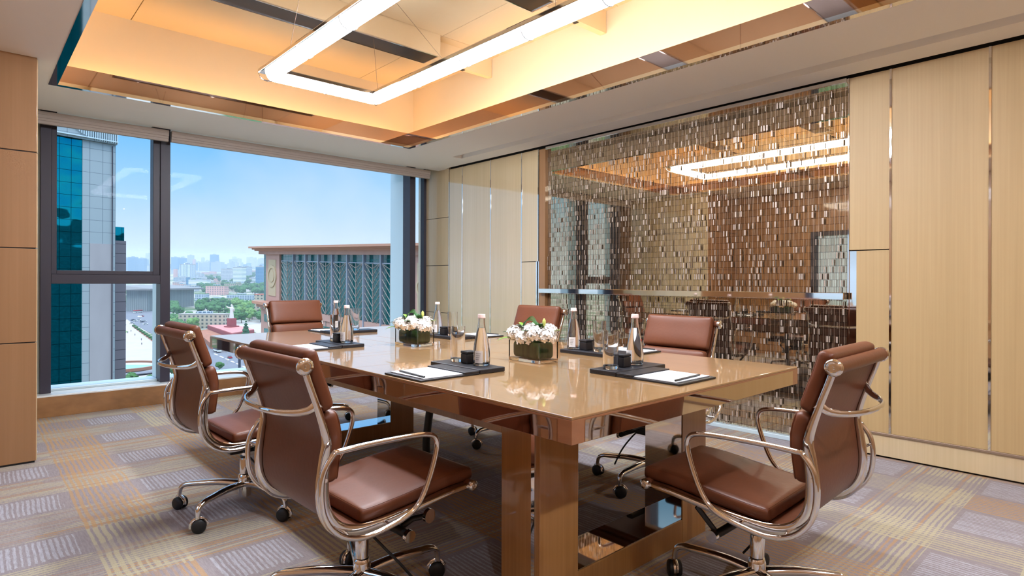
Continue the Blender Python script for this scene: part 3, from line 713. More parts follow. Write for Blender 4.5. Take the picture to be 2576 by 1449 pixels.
def vase(x, y, a, seed, label, flat=1.):
    rnd = random.Random(seed); e = empty('flower_vase', (x, y, TZ), a); tag(e, label, 'flower arrangement', 'flower arrangements on the table')
    hx, hy, h, t = .058, .105, .092, .005
    v = MB(); v.box(-hx, hx, -hy, hy, 0, .014)
    v.box(-hx, -hx+t, -hy, hy, .014, h); v.box(hx-t, hx, -hy, hy, .014, h); v.box(-hx+t, hx-t, -hy, -hy+t, .014, h); v.box(-hx+t, hx-t, hy-t, hy, .014, h)
    # one watertight rectangular trough
    v = MB(); o_ = [(-hx,-hy),(hx,-hy),(hx,hy),(-hx,hy)]; i_ = [(-hx+t,-hy+t),(hx-t,-hy+t),(hx-t,hy-t),(-hx+t,hy-t)]
    v.add([(*p, 0) for p in o_]+[(*p, h) for p in o_]+[(*p, h) for p in i_]+[(*p, .013) for p in i_],
          [(3,2,1,0)]+[(k, (k+1) % 4, 4+(k+1) % 4, 4+k) for k in range(4)]+[(4+k, 4+(k+1) % 4, 8+(k+1) % 4, 8+k) for k in range(4)]+[(8+k, 8+(k+1) % 4, 12+(k+1) % 4, 12+k) for k in range(4)]+[(12,13,14,15)])
    v.build('glass_trough', 'glass', e, bevel=.0012)
    MB().rbox(2*(hx-t)-.012, 2*(hy-t)-.016, .074, .018, lambda a_, b_, c_: (a_, b_, c_+.052)).build('leaf_lining', 'lining', e, smooth=True)
    # flower heads: clusters of small four-petal florets over a dome
    def petal(m, c, n, sz, rot):
        n = n.normalized(); q = Vector((0,0,1)) if abs(n.z) < .9 else Vector((1,0,0)); u = n.cross(q).normalized(); w = n.cross(u)
        d = u*math.cos(rot)+w*math.sin(rot); s = n.cross(d)
        pts = [c, c+d*sz*.45+s*sz*.42+n*sz*.16, c+d*sz*.95+s*sz*.34+n*sz*.12, c+d*sz*1.16+n*sz*.02, c+d*sz*.95-s*sz*.34+n*sz*.12, c+d*sz*.45-s*sz*.42+n*sz*.16, c+d*sz*.55+n*sz*.03]
        m.add(pts, [(0,1,6),(1,2,6),(2,3,6),(3,4,6),(4,5,6),(5,0,6)])
    heads = [(.030,-.055,.128,.050),(-.030,-.050,.122,.046),(.0,.012,.130,.052),(-.034,.065,.122,.045),(.032,.062,.126,.048),(.0,-.098,.112,.040),(.0,.108,.112,.040),(-.062,-.01,.110,.038),(.062,.0,.108,.038)]
    for hx_, hy_, hz, hr in heads:
        m = MB(); c0 = Vector((hx_+rnd.uniform(-.006,.006), hy_*1.02, hz*flat+rnd.uniform(-.005,.006)))
        N = 74
        for i in range(N):
            z = 1-1.55*(i+.5)/N; r = math.sqrt(max(0, 1-z*z)); a_ = i*2.39996+rnd.uniform(-.25,.25)
            n = Vector((r*math.cos(a_), r*math.sin(a_), z)); p = c0+Vector((n.x, n.y, n.z*.75))*hr*rnd.uniform(.86, 1.06)
            n2 = (n+Vector((rnd.uniform(-.35,.35), rnd.uniform(-.35,.35), rnd.uniform(-.2,.35)))).normalized()
            r0 = rnd.random()*PI
            for k in range(4): petal(m, p, (n2+.15*Vector((rnd.uniform(-1,1), rnd.uniform(-1,1), rnd.uniform(-1,1)))), .0125*rnd.uniform(.8, 1.15), r0+k*PI/2)
        m.build('flower_head', 'petal', e, smooth=True)
    # leaves
    def leafm(p, d, ln, wd, nm='leaf', mt='leaf'):
        p = Vector(p); d = Vector(d).normalized(); s = d.cross(Vector((0,0,1))).normalized(); m = MB(); vs = []; n = 7
        for i in range(n+1):
            u = i/n; c_ = p+d*ln*u+Vector((0,0,-.35*ln*u*u)); w_ = wd*math.sin(PI*min(1, u*.93+.06))**.8
            vs += [c_-s*w_+Vector((0,0,.15*w_)), c_, c_+s*w_+Vector((0,0,.15*w_))]
        fs = []
        for i in range(n): fs += [(i*3, i*3+1, i*3+4, i*3+3), (i*3+1, i*3+2, i*3+5, i*3+4)]
        m.add(vs, fs); o = m.build(nm, mt, e, smooth=True); md = o.modifiers.new('Solid', 'SOLIDIFY'); md.thickness = .0006
    for p, d, ln, wd, mt in (((-.02,.09,.115),(-.5,.9,.5),.085,.022,'leaf'), ((.02,.0,.14),(.1,.4,1.1),.06,.02,'leaf'), ((-.03,.03,.14),(-.6,.3,.9),.06,.018,'leaf'), ((-.055,.085,.10),(-.9,.6,.2),.07,.02,'leaf_light'),
                             ((.0,-.05,.148),(-.4,-.5,.9),.055,.019,'leaf'), ((.04,-.085,.13),(.3,-.7,.6),.05,.016,'leaf_light'), ((-.05,-.03,.13),(-.8,-.1,.6),.055,.018,'leaf'), ((-.01,.05,.15),(-.2,.6,.8),.05,.016,'leaf_light')):
        leafm(p, d, ln, wd, mt=mt)
    gr = MB()
    for k in range(5):
        o1 = .004*k; gr.tube(spline([(-.02+o1, .055+o1, .13), (-.025+o1, .035, .172+o1*.6), (-.02+o1, .0, .186+o1), (-.02+o1, -.035, .172), (-.02+o1, -.055-o1, .135)]), .0016, 6)
    gr.build('grass_loop', 'leaf', e, smooth=True)
    bd = MB().tube([(.0, -.072, .13), (.0, -.075, .165)], .0018, 6).build('bud_stem', 'leaf_light', e, smooth=True)
    MB().lathe([(.0001, .162), (.005, .165), (.0085, .176), (.007, .188), (.002, .197)], c=(.0, -.075), n=12).build('bud', 'bud', bd, smooth=True)
vase(1.915, 1.945, -.06, 5, 'larger white hydrangea arrangement in a low glass trough, nearest the camera', 1.)
vase(1.875, 2.86, .06, 11, 'further white hydrangea arrangement in a low glass trough, towards the window', .97)

# ------------------------------------------------------------------ the city outside, on gently rising ground
KS = .032; GZ = -60.
def terr(x, y): return GZ+KS*(CX_*x+SX_*y)
def gpt(px, py):
    """ground point that lies in the direction of a photo pixel"""
    d = 1501*(EYE-GZ)/(py-708+KS*1501); l = (px-1288)/1501*d
    return Vector((CX_*d+SX_*l, SX_*d-CX_*l, 0)), d
def hgt(d, py): return EYE+(708-py)/1501*d
M['ground'] = mat('city_ground', L(120, 124, 110), .9)
def ground_mat():
    m = M['ground']; t = nt(m); g = G(t); b = t.nodes['Principled BSDF']; v, (X, Y, Z) = g.xyz()
    n1 = g.noise(v, .012, 4); n2 = g.noise(v, .06, 3)
    c = g.mix(g.m('GREATER_THAN', n1, .50), L(168, 164, 156), L(78, 104, 62)); c = g.mix(g.m('GREATER_THAN', n2, .56), c, L(150, 136, 124))
    t.links.new(c, b.inputs['Base Color'])
ground_mat()
gd = MB(); R0 = 14000
gd.add([(-R0, 8, terr(-R0, 8)), (R0, 8, terr(R0, 8)), (R0, R0, terr(R0, R0)), (-R0, R0, terr(-R0, R0))], [(0,1,2,3)])
S(gd.build('ground_city', 'ground'), 'city ground seen from high above')
def patch(name, pix, m, dz, label, kind='structure'):
    P = [gpt(*p)[0] for p in pix]; o = MB().prism([(p.x, p.y) for p in P], lambda p: terr(*p)-.3, lambda p: terr(*p)+dz).build(name, m)
    o['kind'] = kind; o['label'] = label; return o
M['paving'] = mat('plaza_paving', L(168, 156, 148), .8, var=((.1, .1, .1), .05)); M['asphalt'] = mat('asphalt', L(104, 104, 110), .8, var=((.1, .1, .1), .06)); M['grass'] = mat('lawn', L(104, 130, 66), .9, var=((.15, .15, .15), .2))
M['redstone'] = mat('red_stone', L(140, 62, 62), .7); M['pinkstone'] = mat('pink_stone', L(190, 120, 114), .7); M['flowers_red'] = mat('flower_bed', L(150, 96, 70), .9, var=((.5, .5, .5), .3)); M['yellow'] = mat('yellow_flowers', L(226, 176, 40), .9)
M['whitestone'] = mat('white_stone', L(206, 202, 196), .7); M['line'] = mat('road_paint', L(225, 225, 222), .8); M['sunk'] = mat('sunken_glass', L(140, 186, 180), .2); M['brick'] = mat('brown_stone', L(140, 96, 74), .8)
patch('plaza', [(60, 860), (300, 792), (395, 862), (430, 900), (450, 980), (60, 1080)], 'paving', .25, 'pale stone plaza')
patch('street_crossing', [(60, 770), (230, 772), (430, 768), (430, 868), (330, 815), (60, 835)], 'asphalt', .2, 'grey street crossing')
patch('avenue', [(438, 868), (520, 842), (900, 930), (1100, 1020), (900, 1180), (640, 960), (430, 905)], 'asphalt', .2, 'grey multi-lane avenue')
patch('memorial_square', [(620, 822), (700, 806), (820, 900), (700, 880)], 'paving', .25, 'pale paved square')
patch('lawn', [(574, 870), (690, 838), (720, 900), (620, 896)], 'grass', .35, 'lawn beside the memorial')
patch('lawn', [(300, 830), (322, 838), (306, 848), (296, 846)], 'grass', .4, 'small lawn on the plaza')
for i in range(16):
    a = gpt(540+i*14, 893+i*6.1)[0]; b = gpt(548+i*14, 896.4+i*6.1)[0]; d = (b-a).normalized(); n = Vector((-d.y, d.x, 0))*.5
    S(MB().prism([(q.x, q.y) for q in (a-n, b-n, b+n, a+n)], lambda p: terr(*p)+.1, lambda p: terr(*p)+.27).build('road_marking', 'line'))
# round sunken court
c0, dd = gpt(304, 930)
e = empty('sunken_court', (c0.x, c0.y, terr(c0.x, c0.y))); tag(e, 'round sunken court with ringed rim on the pale plaza', 'sunken court')
MB().lathe([(26, .3), (34, .3), (34, .7), (26, .7)], n=48, closed=True).build('paved_ring', 'asphalt', e); MB().lathe([(19, .3), (20.5, .3), (20.5, 1.9), (19, 1.9)], n=48, closed=True).build('parapet', 'brick', e); MB().lathe([(.01, .30), (18.9, .30), (18.9, .6), (.01, .6)], n=48).build('court_roof', 'sunk', e)

# monument
FOOT = []
c1, d1 = gpt(583, 838); a1 = math.radians(20)
e = empty('memorial_platform', (c1.x, c1.y, terr(c1.x, c1.y)), a1); tag(e, 'stepped red and pink stone platform below the white statue', 'monument platform')
FOOT.append((c1.copy(), 36))
def mon(pix, z0, z1, nm, m_):
    R_ = Matrix.Rotation(-a1, 3, 'Z'); P = [R_ @ (gpt(*p)[0]-Vector((c1.x, c1.y, 0))) for p in pix]
    MB().prism([(p.x, p.y) for p in P], z0, z1).build(nm, m_, e)
mon([(522, 830), (584, 862), (640, 846), (590, 828)], -3, 4.0, 'lower_block', 'redstone'); mon([(523, 830), (584, 861), (639, 846), (590, 828.4)], 4.0, 4.5, 'upper_deck', 'pinkstone')
mon([(494, 838), (522, 831), (583, 863), (560, 884), (530, 880)], -3, .9, 'flower_slope', 'flowers_red'); mon([(552, 882), (583, 863), (592, 866), (574, 888)], -3, 1.0, 'yellow_bed', 'yellow')
MB().box(-4.5, 4.5, -4, 4, 4.5, 5.6).build('plinth_step', 'redstone', e); MB().box(-2.8, 2.8, -2.6, 2.6, 5.6, 12.2).build('plinth', 'redstone', e)
# statue: one skinned figure with a raised arm and long coat
def statue():
    m = MB(); m.tube([(0,0,0), (0,0,2.2), (0,0,4.6), (0,0,6.6), (0,0,8.4), (0,0,9.5), (0,0,9.9)], [2.0, 1.75, 1.45, 1.35, 1.75, 1.35, .6], 14, ry=[1.5, 1.3, 1.1, 1.0, 1.05, .8, .5])
    m.lathe([(.2, 9.8), (.62, 10.2), (.80, 10.9), (.66, 11.6), (.2, 11.95)], n=14)
    m.tube(spline([(-1.3,0,9.0), (-2.7,-.3,9.1), (-3.8,-.5,9.9), (-4.4,-.55,10.6)]), [.62]*6+[.5]*6+[.34]*7, 8)
    m.tube(spline([(1.4,0,9.0), (1.9,.3,7.4), (1.4,.9,6.0)]), .5, 8)
    m.box(-.4, 1.1, .9, 1.5, .0, .3)
    o = m.build('statue', 'whitestone', smooth=True, loc=(c1.x, c1.y, terr(c1.x, c1.y)+12.2), rz=math.radians(-42)); tag(o, 'white stone statue of a standing figure in a long coat, one arm raised', 'statue')
statue()

# facade materials
def facade(name, wall, glass, nx, nz, wx, wz, axis=None, refl=.25, z0=0.):
    m = bpy.data.materials.new(name); t = nt(m); g = G(t); b = t.nodes['Principled BSDF']; v, (X, Y, Z) = g.xyz()
    s = g.m('ADD', X, Y) if axis is None else (X if axis == 'x' else Y)
    fx = g.m('WRAP', g.m('DIVIDE', s, nx), 1., 0.); fz = g.m('WRAP', g.m('DIVIDE', g.m('SUBTRACT', Z, z0), nz), 1., 0.)
    win = g.m('MULTIPLY', g.m('LESS_THAN', fx, wx), g.m('LESS_THAN', fz, wz))
    ge = g.n('ShaderNodeNewGeometry'); sp = g.n('ShaderNodeSeparateXYZ'); t.links.new(ge.outputs['Normal'], sp.inputs[0])
    win = g.m('MULTIPLY', win, g.m('LESS_THAN', g.m('ABSOLUTE', sp.outputs[2]), .5))
    t.links.new(g.mix(win, wall, glass), b.inputs['Base Color']); g.put(b.inputs['Roughness'], g.m('MULTIPLY_ADD', win, -.6, .8))
    return m
FM = [facade('white_block', L(190, 192, 196), L(76, 98, 118), 3.2, 3.3, .62, .5), facade('grey_block', L(176, 184, 192), L(84, 108, 128), 4, 3.4, .7, .55), facade('blue_glass_block', L(96, 140, 170), L(60, 104, 138), 3, 3.6, .85, .75),
      facade('cream_block', L(176, 164, 142), L(86, 88, 86), 4, 3.3, .45, .5), facade('pink_block', L(206, 160, 148), L(112, 108, 112), 4.4, 3.2, .55, .45), facade('striped_block', L(232, 234, 236), L(104, 132, 156), 400, 3.4, 1.1, .45), facade('vertical_block', L(220, 224, 228), L(90, 122, 150), 3.6, 500, .5, 1.1)]
FN = ['white apartment tower', 'grey office block', 'blue glass office tower', 'cream apartment block', 'pink brick apartment block', 'white office slab with ribbon windows', 'pale tower with vertical strips']
M['roof_grey'] = mat('flat_roof', L(150, 146, 140), .9); M['roof_green'] = mat('roof_garden', L(96, 124, 74), .9); M['roof_red'] = mat('red_roof', L(186, 110, 92), .8)
def building(px0, px1, yt, yb, fi, label, dep=None, rz=None, top=None, group=None):
    a, d = gpt(px0, yb); b, _ = gpt(px1, yb); w = (b-a).length; dep = dep or w*.7; c = (a+b)/2+Vector((CX_, SX_, 0))*dep/2
    H_ = hgt(d, yt)-terr(*((a+b)/2)[:2]); gz = terr(c.x, c.y)-3-KS*dep
    rz = math.atan2(b.y-a.y, b.x-a.x) if rz is None else rz
    R_ = math.hypot(w, dep)/2
    if group:
        for (q, qr) in FOOT:
            if (q-c).length < (R_+qr)*.95: return None
    nn = max(1, round(w/max(dep, 1))); 
    for k in range(nn): FOOT.append((c+Vector((math.cos(rz), math.sin(rz), 0))*w*((k+.5)/nn-.5), math.hypot(w/nn, dep)/2))
    e = empty('city_building', (c.x, c.y, gz), rz); H2 = (a.z+terr(a.x, a.y)+H_)-gz
    MB().box(-w/2, w/2, -dep/2, dep/2, 0, H2).build('building_walls', FM[fi], e)
    MB().box(-w/2*1.01, w/2*1.01, -dep/2*1.01, dep/2*1.01, H2, H2+min(1.2, H2*.03)+.3).build('roof', top or 'roof_grey', e)
    if w > 16: MB().box(-w*.18, w*.12, -dep*.15, dep*.2, H2+.5, H2+min(5, H2*.08)+1.5).build('roof_house', FM[1], e)
    tag(e, label, 'building', group); return e, w, dep, H2
building(449, 565, 794, 828, 3, 'long cream four-storey building behind the trees left of the statue', dep=16)
building(452, 478, 668, 712, 6, 'stepped white building topped by a pale pyramid roof', dep=30)
e_, w_, dp_, h_ = building(450, 476, 676, 700, 1, 'grey block carrying the pyramid tower beside the museum', dep=30)
k = MB(); k.add([(-w_*.42,-dp_*.3,h_+8),(w_*.42,-dp_*.3,h_+8),(w_*.42,dp_*.3,h_+8),(-w_*.42,dp_*.3,h_+8),(0,0,h_+22)], [(3,2,1,0),(0,1,4),(1,2,4),(2,3,4),(3,0,4)]); k.build('pyramid_roof', 'whitestone', e_); MB().box(-w_*.3, w_*.3, -dp_*.2, dp_*.2, h_, h_+8).build('lantern', FM[0], e_)
building(436, 444, 680, 702, 4, 'small orange-striped tower left of the pyramid roof')
building(474, 520, 706, 722, 5, 'low white slab with blue ribbon windows right of the pyramid building', dep=18)
building(468, 475, 700, 720, 2, 'slim dark blue slab standing before the ribbon-window building')
building(556, 586, 680, 716, 0, 'white tower block with grid windows in the middle distance, left of the pair', dep=26)
building(586, 608, 676, 720, 5, 'white tower block with ribbon balconies, right of the pair', dep=26)
building(608, 628, 674, 706, 1, 'grey-white office tower behind the ribbon-balcony tower')
building(643, 663, 674, 722, 2, 'dark grey-blue tower beside the chevron-faced building')
building(528, 543, 643, 684, 2, 'tall dark blue round-topped tower on the skyline', dep=40)
building(530, 556, 662, 686, 1, 'pale grey slab before the dark skyline tower')
building(430, 447, 650, 684, 2, 'blue glass block at the left of the skyline beside the window post'); building(447, 464, 652, 686, 2, 'second blue glass block on the skyline, next to the window post')
building(471, 484, 645, 682, 1, 'grey-blue twin-topped tower on the skyline'); building(484, 490, 655, 684, 4, 'slim pinkish tower beside the twin-topped one')
building(500, 527, 664, 684, 1, 'wide grey slab low on the skyline'); building(576, 592, 655, 678, 1, 'hazy grey tower group, left part'); building(592, 604, 653, 676, 0, 'hazy pale tower, middle of the group'); building(620, 640, 650, 676, 0, 'hazy pale tower block near the chevron building')
building(312, 322, 652, 684, 2, 'left of three blue office blocks behind the left window'); building(322, 340, 650, 688, 2, 'middle domed blue office block behind the left window'); building(344, 362, 653, 686, 2, 'right of three blue office blocks behind the left window'); building(366, 378, 640, 676, 1, 'slender pale tower beside the sash frame'); 
building(548, 600, 712, 722, 3, 'low cream housing row with roof gardens in front of the white towers', top='roof_green', dep=14)
building(517, 565, 722, 745, 4, 'pink brick housing block with white balconies', dep=16, top='roof_green')
building(564, 600, 716, 735, 3, 'low housing row right of the pink block', dep=16, top='roof_green'); building(490, 515, 742, 760, 1, 'low dark housing row beside the museum', dep=14, top='roof_green')
building(513, 575, 754, 768, 3, 'low cream housing row with green roofs behind the trees', dep=14, top='roof_green'); building(570, 640, 744, 756, 1, 'long low grey housing row with roof plants', dep=14, top='roof_green')
building(444, 490, 722, 736, 0, 'low white block behind the museum roof', dep=18); building(440, 470, 700, 716, 1, 'low grey block far behind the museum', dep=20)
building(640, 668, 744, 800, 3, 'cream building with red roof edges beside the chevron building', dep=18, top='roof_red')
rr = random.Random(21)
for i in range(110):    # hazy far skyline
    px = rr.uniform(300, 660); yb = rr.uniform(673, 684); hh = rr.uniform(6, 26); wd = rr.uniform(6, 14)
    building(px, px+wd, yb-hh, yb, rr.choice((0, 1, 1, 2)), 'hazy distant tower block on the skyline', group='hazy distant skyline towers')
for i in range(110):    # mid-distance housing
    px = rr.uniform(430, 655); yb = rr.uniform(690, 724); hh = rr.uniform(3, 9); wd = rr.uniform(10, 26)
    building(px, px+wd, yb-hh, yb, rr.choice((0, 3, 4, 5, 1)), 'small low housing block among the trees of the middle distance', group='low housing blocks in the middle distance', top=rr.choice(('roof_grey', 'roof_green', 'roof_grey', 'roof_red')))
# museum
M['museum'] = facade('museum_wall', L(132, 138, 134), L(96, 102, 102), 2.4, 400, .35, 1.1); M['museum_roof'] = mat('museum_roof', L(118, 114, 112), .6); M['museum_stone'] = mat('museum_stone', L(206, 196, 184), .8)
a, d = gpt(372, 786); b, _ = gpt(488, 772)
c = (a+b)/2; w = (b-a).length; rz = math.atan2(b.y-a.y, b.x-a.x); gz = terr(c.x, c.y)-2; H_ = hgt(d, 733)-gz
e = empty('museum_building', (c.x, c.y, gz), rz); tag(e, 'dark ribbed museum building with an overhanging flat roof', 'building')
for k_ in range(4): FOOT.append((c+Vector((math.cos(rz), math.sin(rz), 0))*w*((k_+.5)/4-.5)+Vector((-math.sin(rz), math.cos(rz), 0))*25, 32))
MB().box(-w/2, w/2, 0, 28, 0, H_).build('ribbed_walls', 'museum', e)
k = MB(); k.add([(-w/2-8,-9,H_), (w/2+9,-9,H_), (w/2+9,36,H_), (-w/2-8,36,H_), (-w/2-8,-9,H_+2), (w/2+9,-9,H_+2), (w/2+5,36,H_+6), (-w/2-2,36,H_+6)], [(3,2,1,0),(4,5,6,7),(0,1,5,4),(1,2,6,5),(2,3,7,6),(3,0,4,7)]); k.build('overhanging_roof', 'museum_roof', e)
a, d = gpt(302, 770); b, _ = gpt(338, 764); w = (b-a).length; c = (a+b)/2; gz = terr(c.x, c.y)-2; h1 = hgt(d, 722)-gz
FOOT.append((c+Vector((CX_*30, SX_*30, 0)), 30))
e = empty('museum_hall', (c.x+CX_*10, c.y+SX_*10, gz), math.atan2(b.y-a.y, b.x-a.x)); tag(e, 'sloping pale stone wedge hall left of the dark museum', 'building')
w2 = w/2; k = MB(); k.add([(-w/2,0,0),(w2,0,0),(w2,40,0),(-w/2,40,0),(-w/2,6,h1),(w2,30,h1*1.0),(w2,40,h1),(-w/2,40,h1)], [(3,2,1,0),(0,1,5,4),(1,2,6,5),(2,3,7,6),(3,0,4,7),(4,5,6,7)]); k.build('stone_wedge', 'museum_stone', e)

# trees
M['tree1'] = mat('tree_green', L(60, 98, 48), .9, var=((.5, .5, .5), .45)); M['tree2'] = mat('tree_olive', L(92, 124, 62), .9, var=((.5, .5, .5), .4)); M['tree3'] = mat('conifer_green', L(40, 78, 50), .9, var=((.6, .6, .6), .4)); M['bark'] = mat('bark', L(90, 72, 54), .9)
def crown(kind, seed):
    rnd = random.Random(seed); bm = bmesh.new(); m = MB()
    blobs = [(rnd.uniform(-2.2, 2.2), rnd.uniform(-2.2, 2.2), rnd.uniform(3.6, 6.8), rnd.uniform(1.5, 2.6)) for _ in range(11)] if kind < 2 else [(0, 0, 1.2+1.35*i, 2.3*(1-i/7.4)) for i in range(7)]
    for (x, y, z, r) in blobs:
        ret = bmesh.ops.create_icosphere(bm, subdivisions=2, radius=r)
        for v in ret['verts']:
            k = 1+rnd.uniform(-.17, .2); v.co = Vector((v.co.x*k+x, v.co.y*k+y, v.co.z*k*(.85 if kind < 2 else .9)+z))
    me = bpy.data.meshes.new('crown'); bm.to_mesh(me); bm.free(); me.materials.append(M[('tree1', 'tree2', 'tree3')[kind]])
    e = empty('city_tree'); o = bpy.data.objects.new('crown', me); COL.objects.link(o); o.parent = e
    MB().tube([(0,0,-.5), (0,0,4)], [.35, .22], 7).build('trunk', 'bark', e); return e
TP = [[crown(0, 1), crown(0, 2)], [crown(1, 3), crown(1, 4)], [crown(2, 5)]]
used = set(); rt_ = random.Random(5)
TL = ['dark green broadleaf tree in the city park belt', 'lighter olive green tree in the city park belt', 'dark pointed conifer near the statue']
TREES = []
def tree(px, py, kind, sc, lab=None, grp=None, force=False):
    p, d = gpt(px, py)
    rad = 4.2*sc*1.15
    for (q, qr) in TREES:
        if (q-p).length < (rad+qr)*.90: return False
    for (q, qr) in FOOT:
        if (q-p).length < rad+qr: return False
    TREES.append((p, rad))
    return tree2(p, px, py, kind, sc, lab, grp)
def tree2(p, px, py, kind, sc, lab=None, grp=None):
    d = 0; v = rt_.choice(TP[kind]); 
    if v.name in used: o = copy_tree(v)
    else: o = v; used.add(v.name)
    o.location = (p.x, p.y, terr(p.x, p.y)); s = sc*rt_.uniform(.85, 1.08); o.scale = (s, s, s*rt_.uniform(.9, 1.15)); o.rotation_euler.z = rt_.random()*6
    lab = lab or TL[kind]; grp = grp or ('broadleaf trees of the park belt' if kind < 2 else 'conifers near the statue')
    if kind == 1 and not grp.startswith('oth'): grp = 'olive trees of the park belt' if lab == TL[1] else grp
    tag(o, lab, 'tree', grp); return True
def belt(x0, x1, yb0, yb1, n, kinds, sc):
    for i in range(n):
        for k in range(20):
            if tree(rt_.uniform(x0, x1), rt_.uniform(yb0, yb1), rt_.choice(kinds), sc) is not False: break
belt(430, 520, 812, 838, 46, (0, 0, 1), 1.15); belt(432, 452, 780, 800, 10, (0,), 1.4); belt(500, 580, 770, 792, 60, (0, 0, 0, 2), 1.25); belt(585, 668, 774, 816, 80, (0, 1, 0), 1.35); belt(598, 665, 728, 748, 30, (0, 0), 1.7); belt(500, 600, 726, 744, 26, (0,), 1.6)
belt(312, 330, 756, 782, 8, (1, 0), 1.6); belt(334, 350, 776, 786, 4, (1, 0), 1.5); belt(478, 600, 700, 722, 14, (0,), 2.0); belt(600, 660, 696, 722, 10, (0,), 2.2)
for px, py, k_, s_ in ((566, 818, 2, 1.6), (573, 816, 2, 1.5), (580, 814, 2, 1.4), (586, 816, 2, 1.5), (619, 862, 2, 1.5), (625, 864, 2, 1.4), (631, 866, 2, 1.2)): tree(px, py, k_, s_)
for px, py, s_ in ((618, 872, .8), (632, 876, .9), (645, 874, .85), (605, 870, .6), (552, 935, .75), (322, 975, .65), (334, 968, .7), (348, 972, .65), (362, 966, .6), (374, 970, .6), (432, 950, .7), (438, 970, .6)):
    tree(px, py, 0, s_, 'green tree rising near the avenue and plaza edge', 'trees at the avenue and plaza edge')
for i in range(9):
    p, d = gpt(337+i*6.0, 826+i*4.2); o = MB().lathe([(.3, 0), (1.5, .7), (1.6, 1.6), (.4, 2.4)], n=10).build('clipped_shrub', 'tree1', smooth=True, loc=(p.x, p.y, terr(p.x, p.y)+.2)); tag(o, 'round clipped shrub in the row along the plaza fountain', 'shrub', 'clipped shrubs along the plaza')
patch('flower_bed', [(334, 826), (338, 824), (392, 862), (388, 866)], 'flowers_red', .5, 'red flower bed strip', 'structure')

# vehicles, lamps, people
M['busred'] = mat('bus_red', L(190, 40, 40), .4); M['carred'] = mat('car_red', L(170, 24, 44), .35); M['carwhite'] = mat('car_white', L(232, 232, 232), .35); M['cardark'] = mat('car_dark', L(50, 52, 66), .35); M['carglass'] = mat('car_glass', L(30, 36, 44), .15)
def vehicle(px, py, m, label, bus=False, rz=None, grp=None, cat='car'):
    p, d = gpt(px, py); a, b = gpt(540, 893)[0], gpt(640, 938)[0]; rz = math.atan2(b.y-a.y, b.x-a.x) if rz is None else rz
    e = empty('bus' if bus else 'car', (p.x, p.y, terr(p.x, p.y)+.25), rz); tag(e, label, cat, grp)
    if bus:
        MB().box(-5.6, 5.6, -1.3, 1.3, .5, 1.5).build('body', m, e, bevel=.15); MB().box(-5.5, 5.5, -1.28, 1.28, 1.5, 2.5).build('windows', 'carglass', e); MB().box(-5.6, 5.6, -1.3, 1.3, 2.5, 3.1).build('roof', 'busred', e, bevel=.1)
        ws = ((-3.6, 1.3), (3.6, 1.3), (-3.6, -1.3), (3.6, -1.3)); wr = .5
    else:
        MB().box(-2.2, 2.2, -.9, .9, .3, .95).build('body', m, e, bevel=.15); k = MB(); k.add([(-1.5,-.8,.95),(1.2,-.8,.95),(1.2,.8,.95),(-1.5,.8,.95),(-1.1,-.65,1.5),(.6,-.65,1.5),(.6,.65,1.5),(-1.1,.65,1.5)], [(3,2,1,0),(4,5,6,7),(0,1,5,4),(1,2,6,5),(2,3,7,6),(3,0,4,7)]); k.build('cabin', 'carglass', e)
        ws = ((-1.35, .9), (1.35, .9), (-1.35, -.9), (1.35, -.9)); wr = .33
    for x, y in ws: MB().cyl((x, y-.1, wr), (x, y+.1, wr), wr, n=12).build('wheel', 'tread', e)
vehicle(547, 888, 'carwhite', 'white and red city bus on the avenue below the table edge', True, cat='bus'); vehicle(347, 790, 'carwhite', 'small red and white bus before the museum', True, rz=.6, cat='bus')
vehicle(579, 904, 'carred', 'dark red car on the avenue'); vehicle(637, 912, 'cardark', 'dark car on the avenue, upper right'); vehicle(639, 921, 'carwhite', 'white car on the avenue, beside the dark one'); vehicle(357, 800, 'carred', 'red car before the museum', rz=.5)
for i, (x, y) in enumerate(((335, 810), (341, 812), (349, 810), (358, 814), (366, 820), (364, 812), (312, 808), (312, 822), (332, 818))): vehicle(x, y, 'carwhite' if i % 3 else 'cardark', 'small car waiting at the street crossing', rz=.4+(i % 2)*.3, grp='cars at the street crossing')
M['lamp_pole'] = mat('lamp_pole', L(170, 165, 158), .6); M['globe'] = mat('lamp_globe', L(244, 238, 226), .4)
def street_lamp(px, py, h, label):
    p, d = gpt(px, py); e = empty('street_lamp', (p.x, p.y, terr(p.x, p.y))); tag(e, label, 'street lamp', 'globe street lamps')
    MB().cyl((0,0,0), (0,0,h), .22, .16, 8).build('pole', 'lamp_pole', e)
    for k in range(6): a_ = k*PI/3; MB().lathe([(.1, h-.4), (.55, h), (.1, h+.5)], c=(1.3*math.cos(a_), 1.3*math.sin(a_)), n=8).build('globe', 'globe', e, smooth=True)
street_lamp(572, 919, 11, 'tall globe street lamp beside the avenue'); street_lamp(352, 826, 10, 'globe street lamp at the plaza crossing'); street_lamp(595, 870, 6, 'short globe street lamp on the lawn, left of the bushes'); street_lamp(641, 880, 6, 'short globe street lamp on the lawn, right of the bushes')
p, d = gpt(603, 938); e = empty('ornate_column', (p.x, p.y, terr(p.x, p.y))); tag(e, 'dark ornate plaza column with an orange ball on top', 'column'); MB().lathe([(1.0, 0), (1.0, 1), (.7, 1.4), (.7, 9), (1.0, 9.3), (1.0, 10), (.4, 10.4)], n=14).build('shaft', 'cardark', e); MB().lathe([(.1, 10.2), (.8, 11), (.1, 11.8)], n=12).build('ball', 'yellow', e, smooth=True)
M['cloth'] = mat('dark_clothes', L(60, 60, 70), .8)
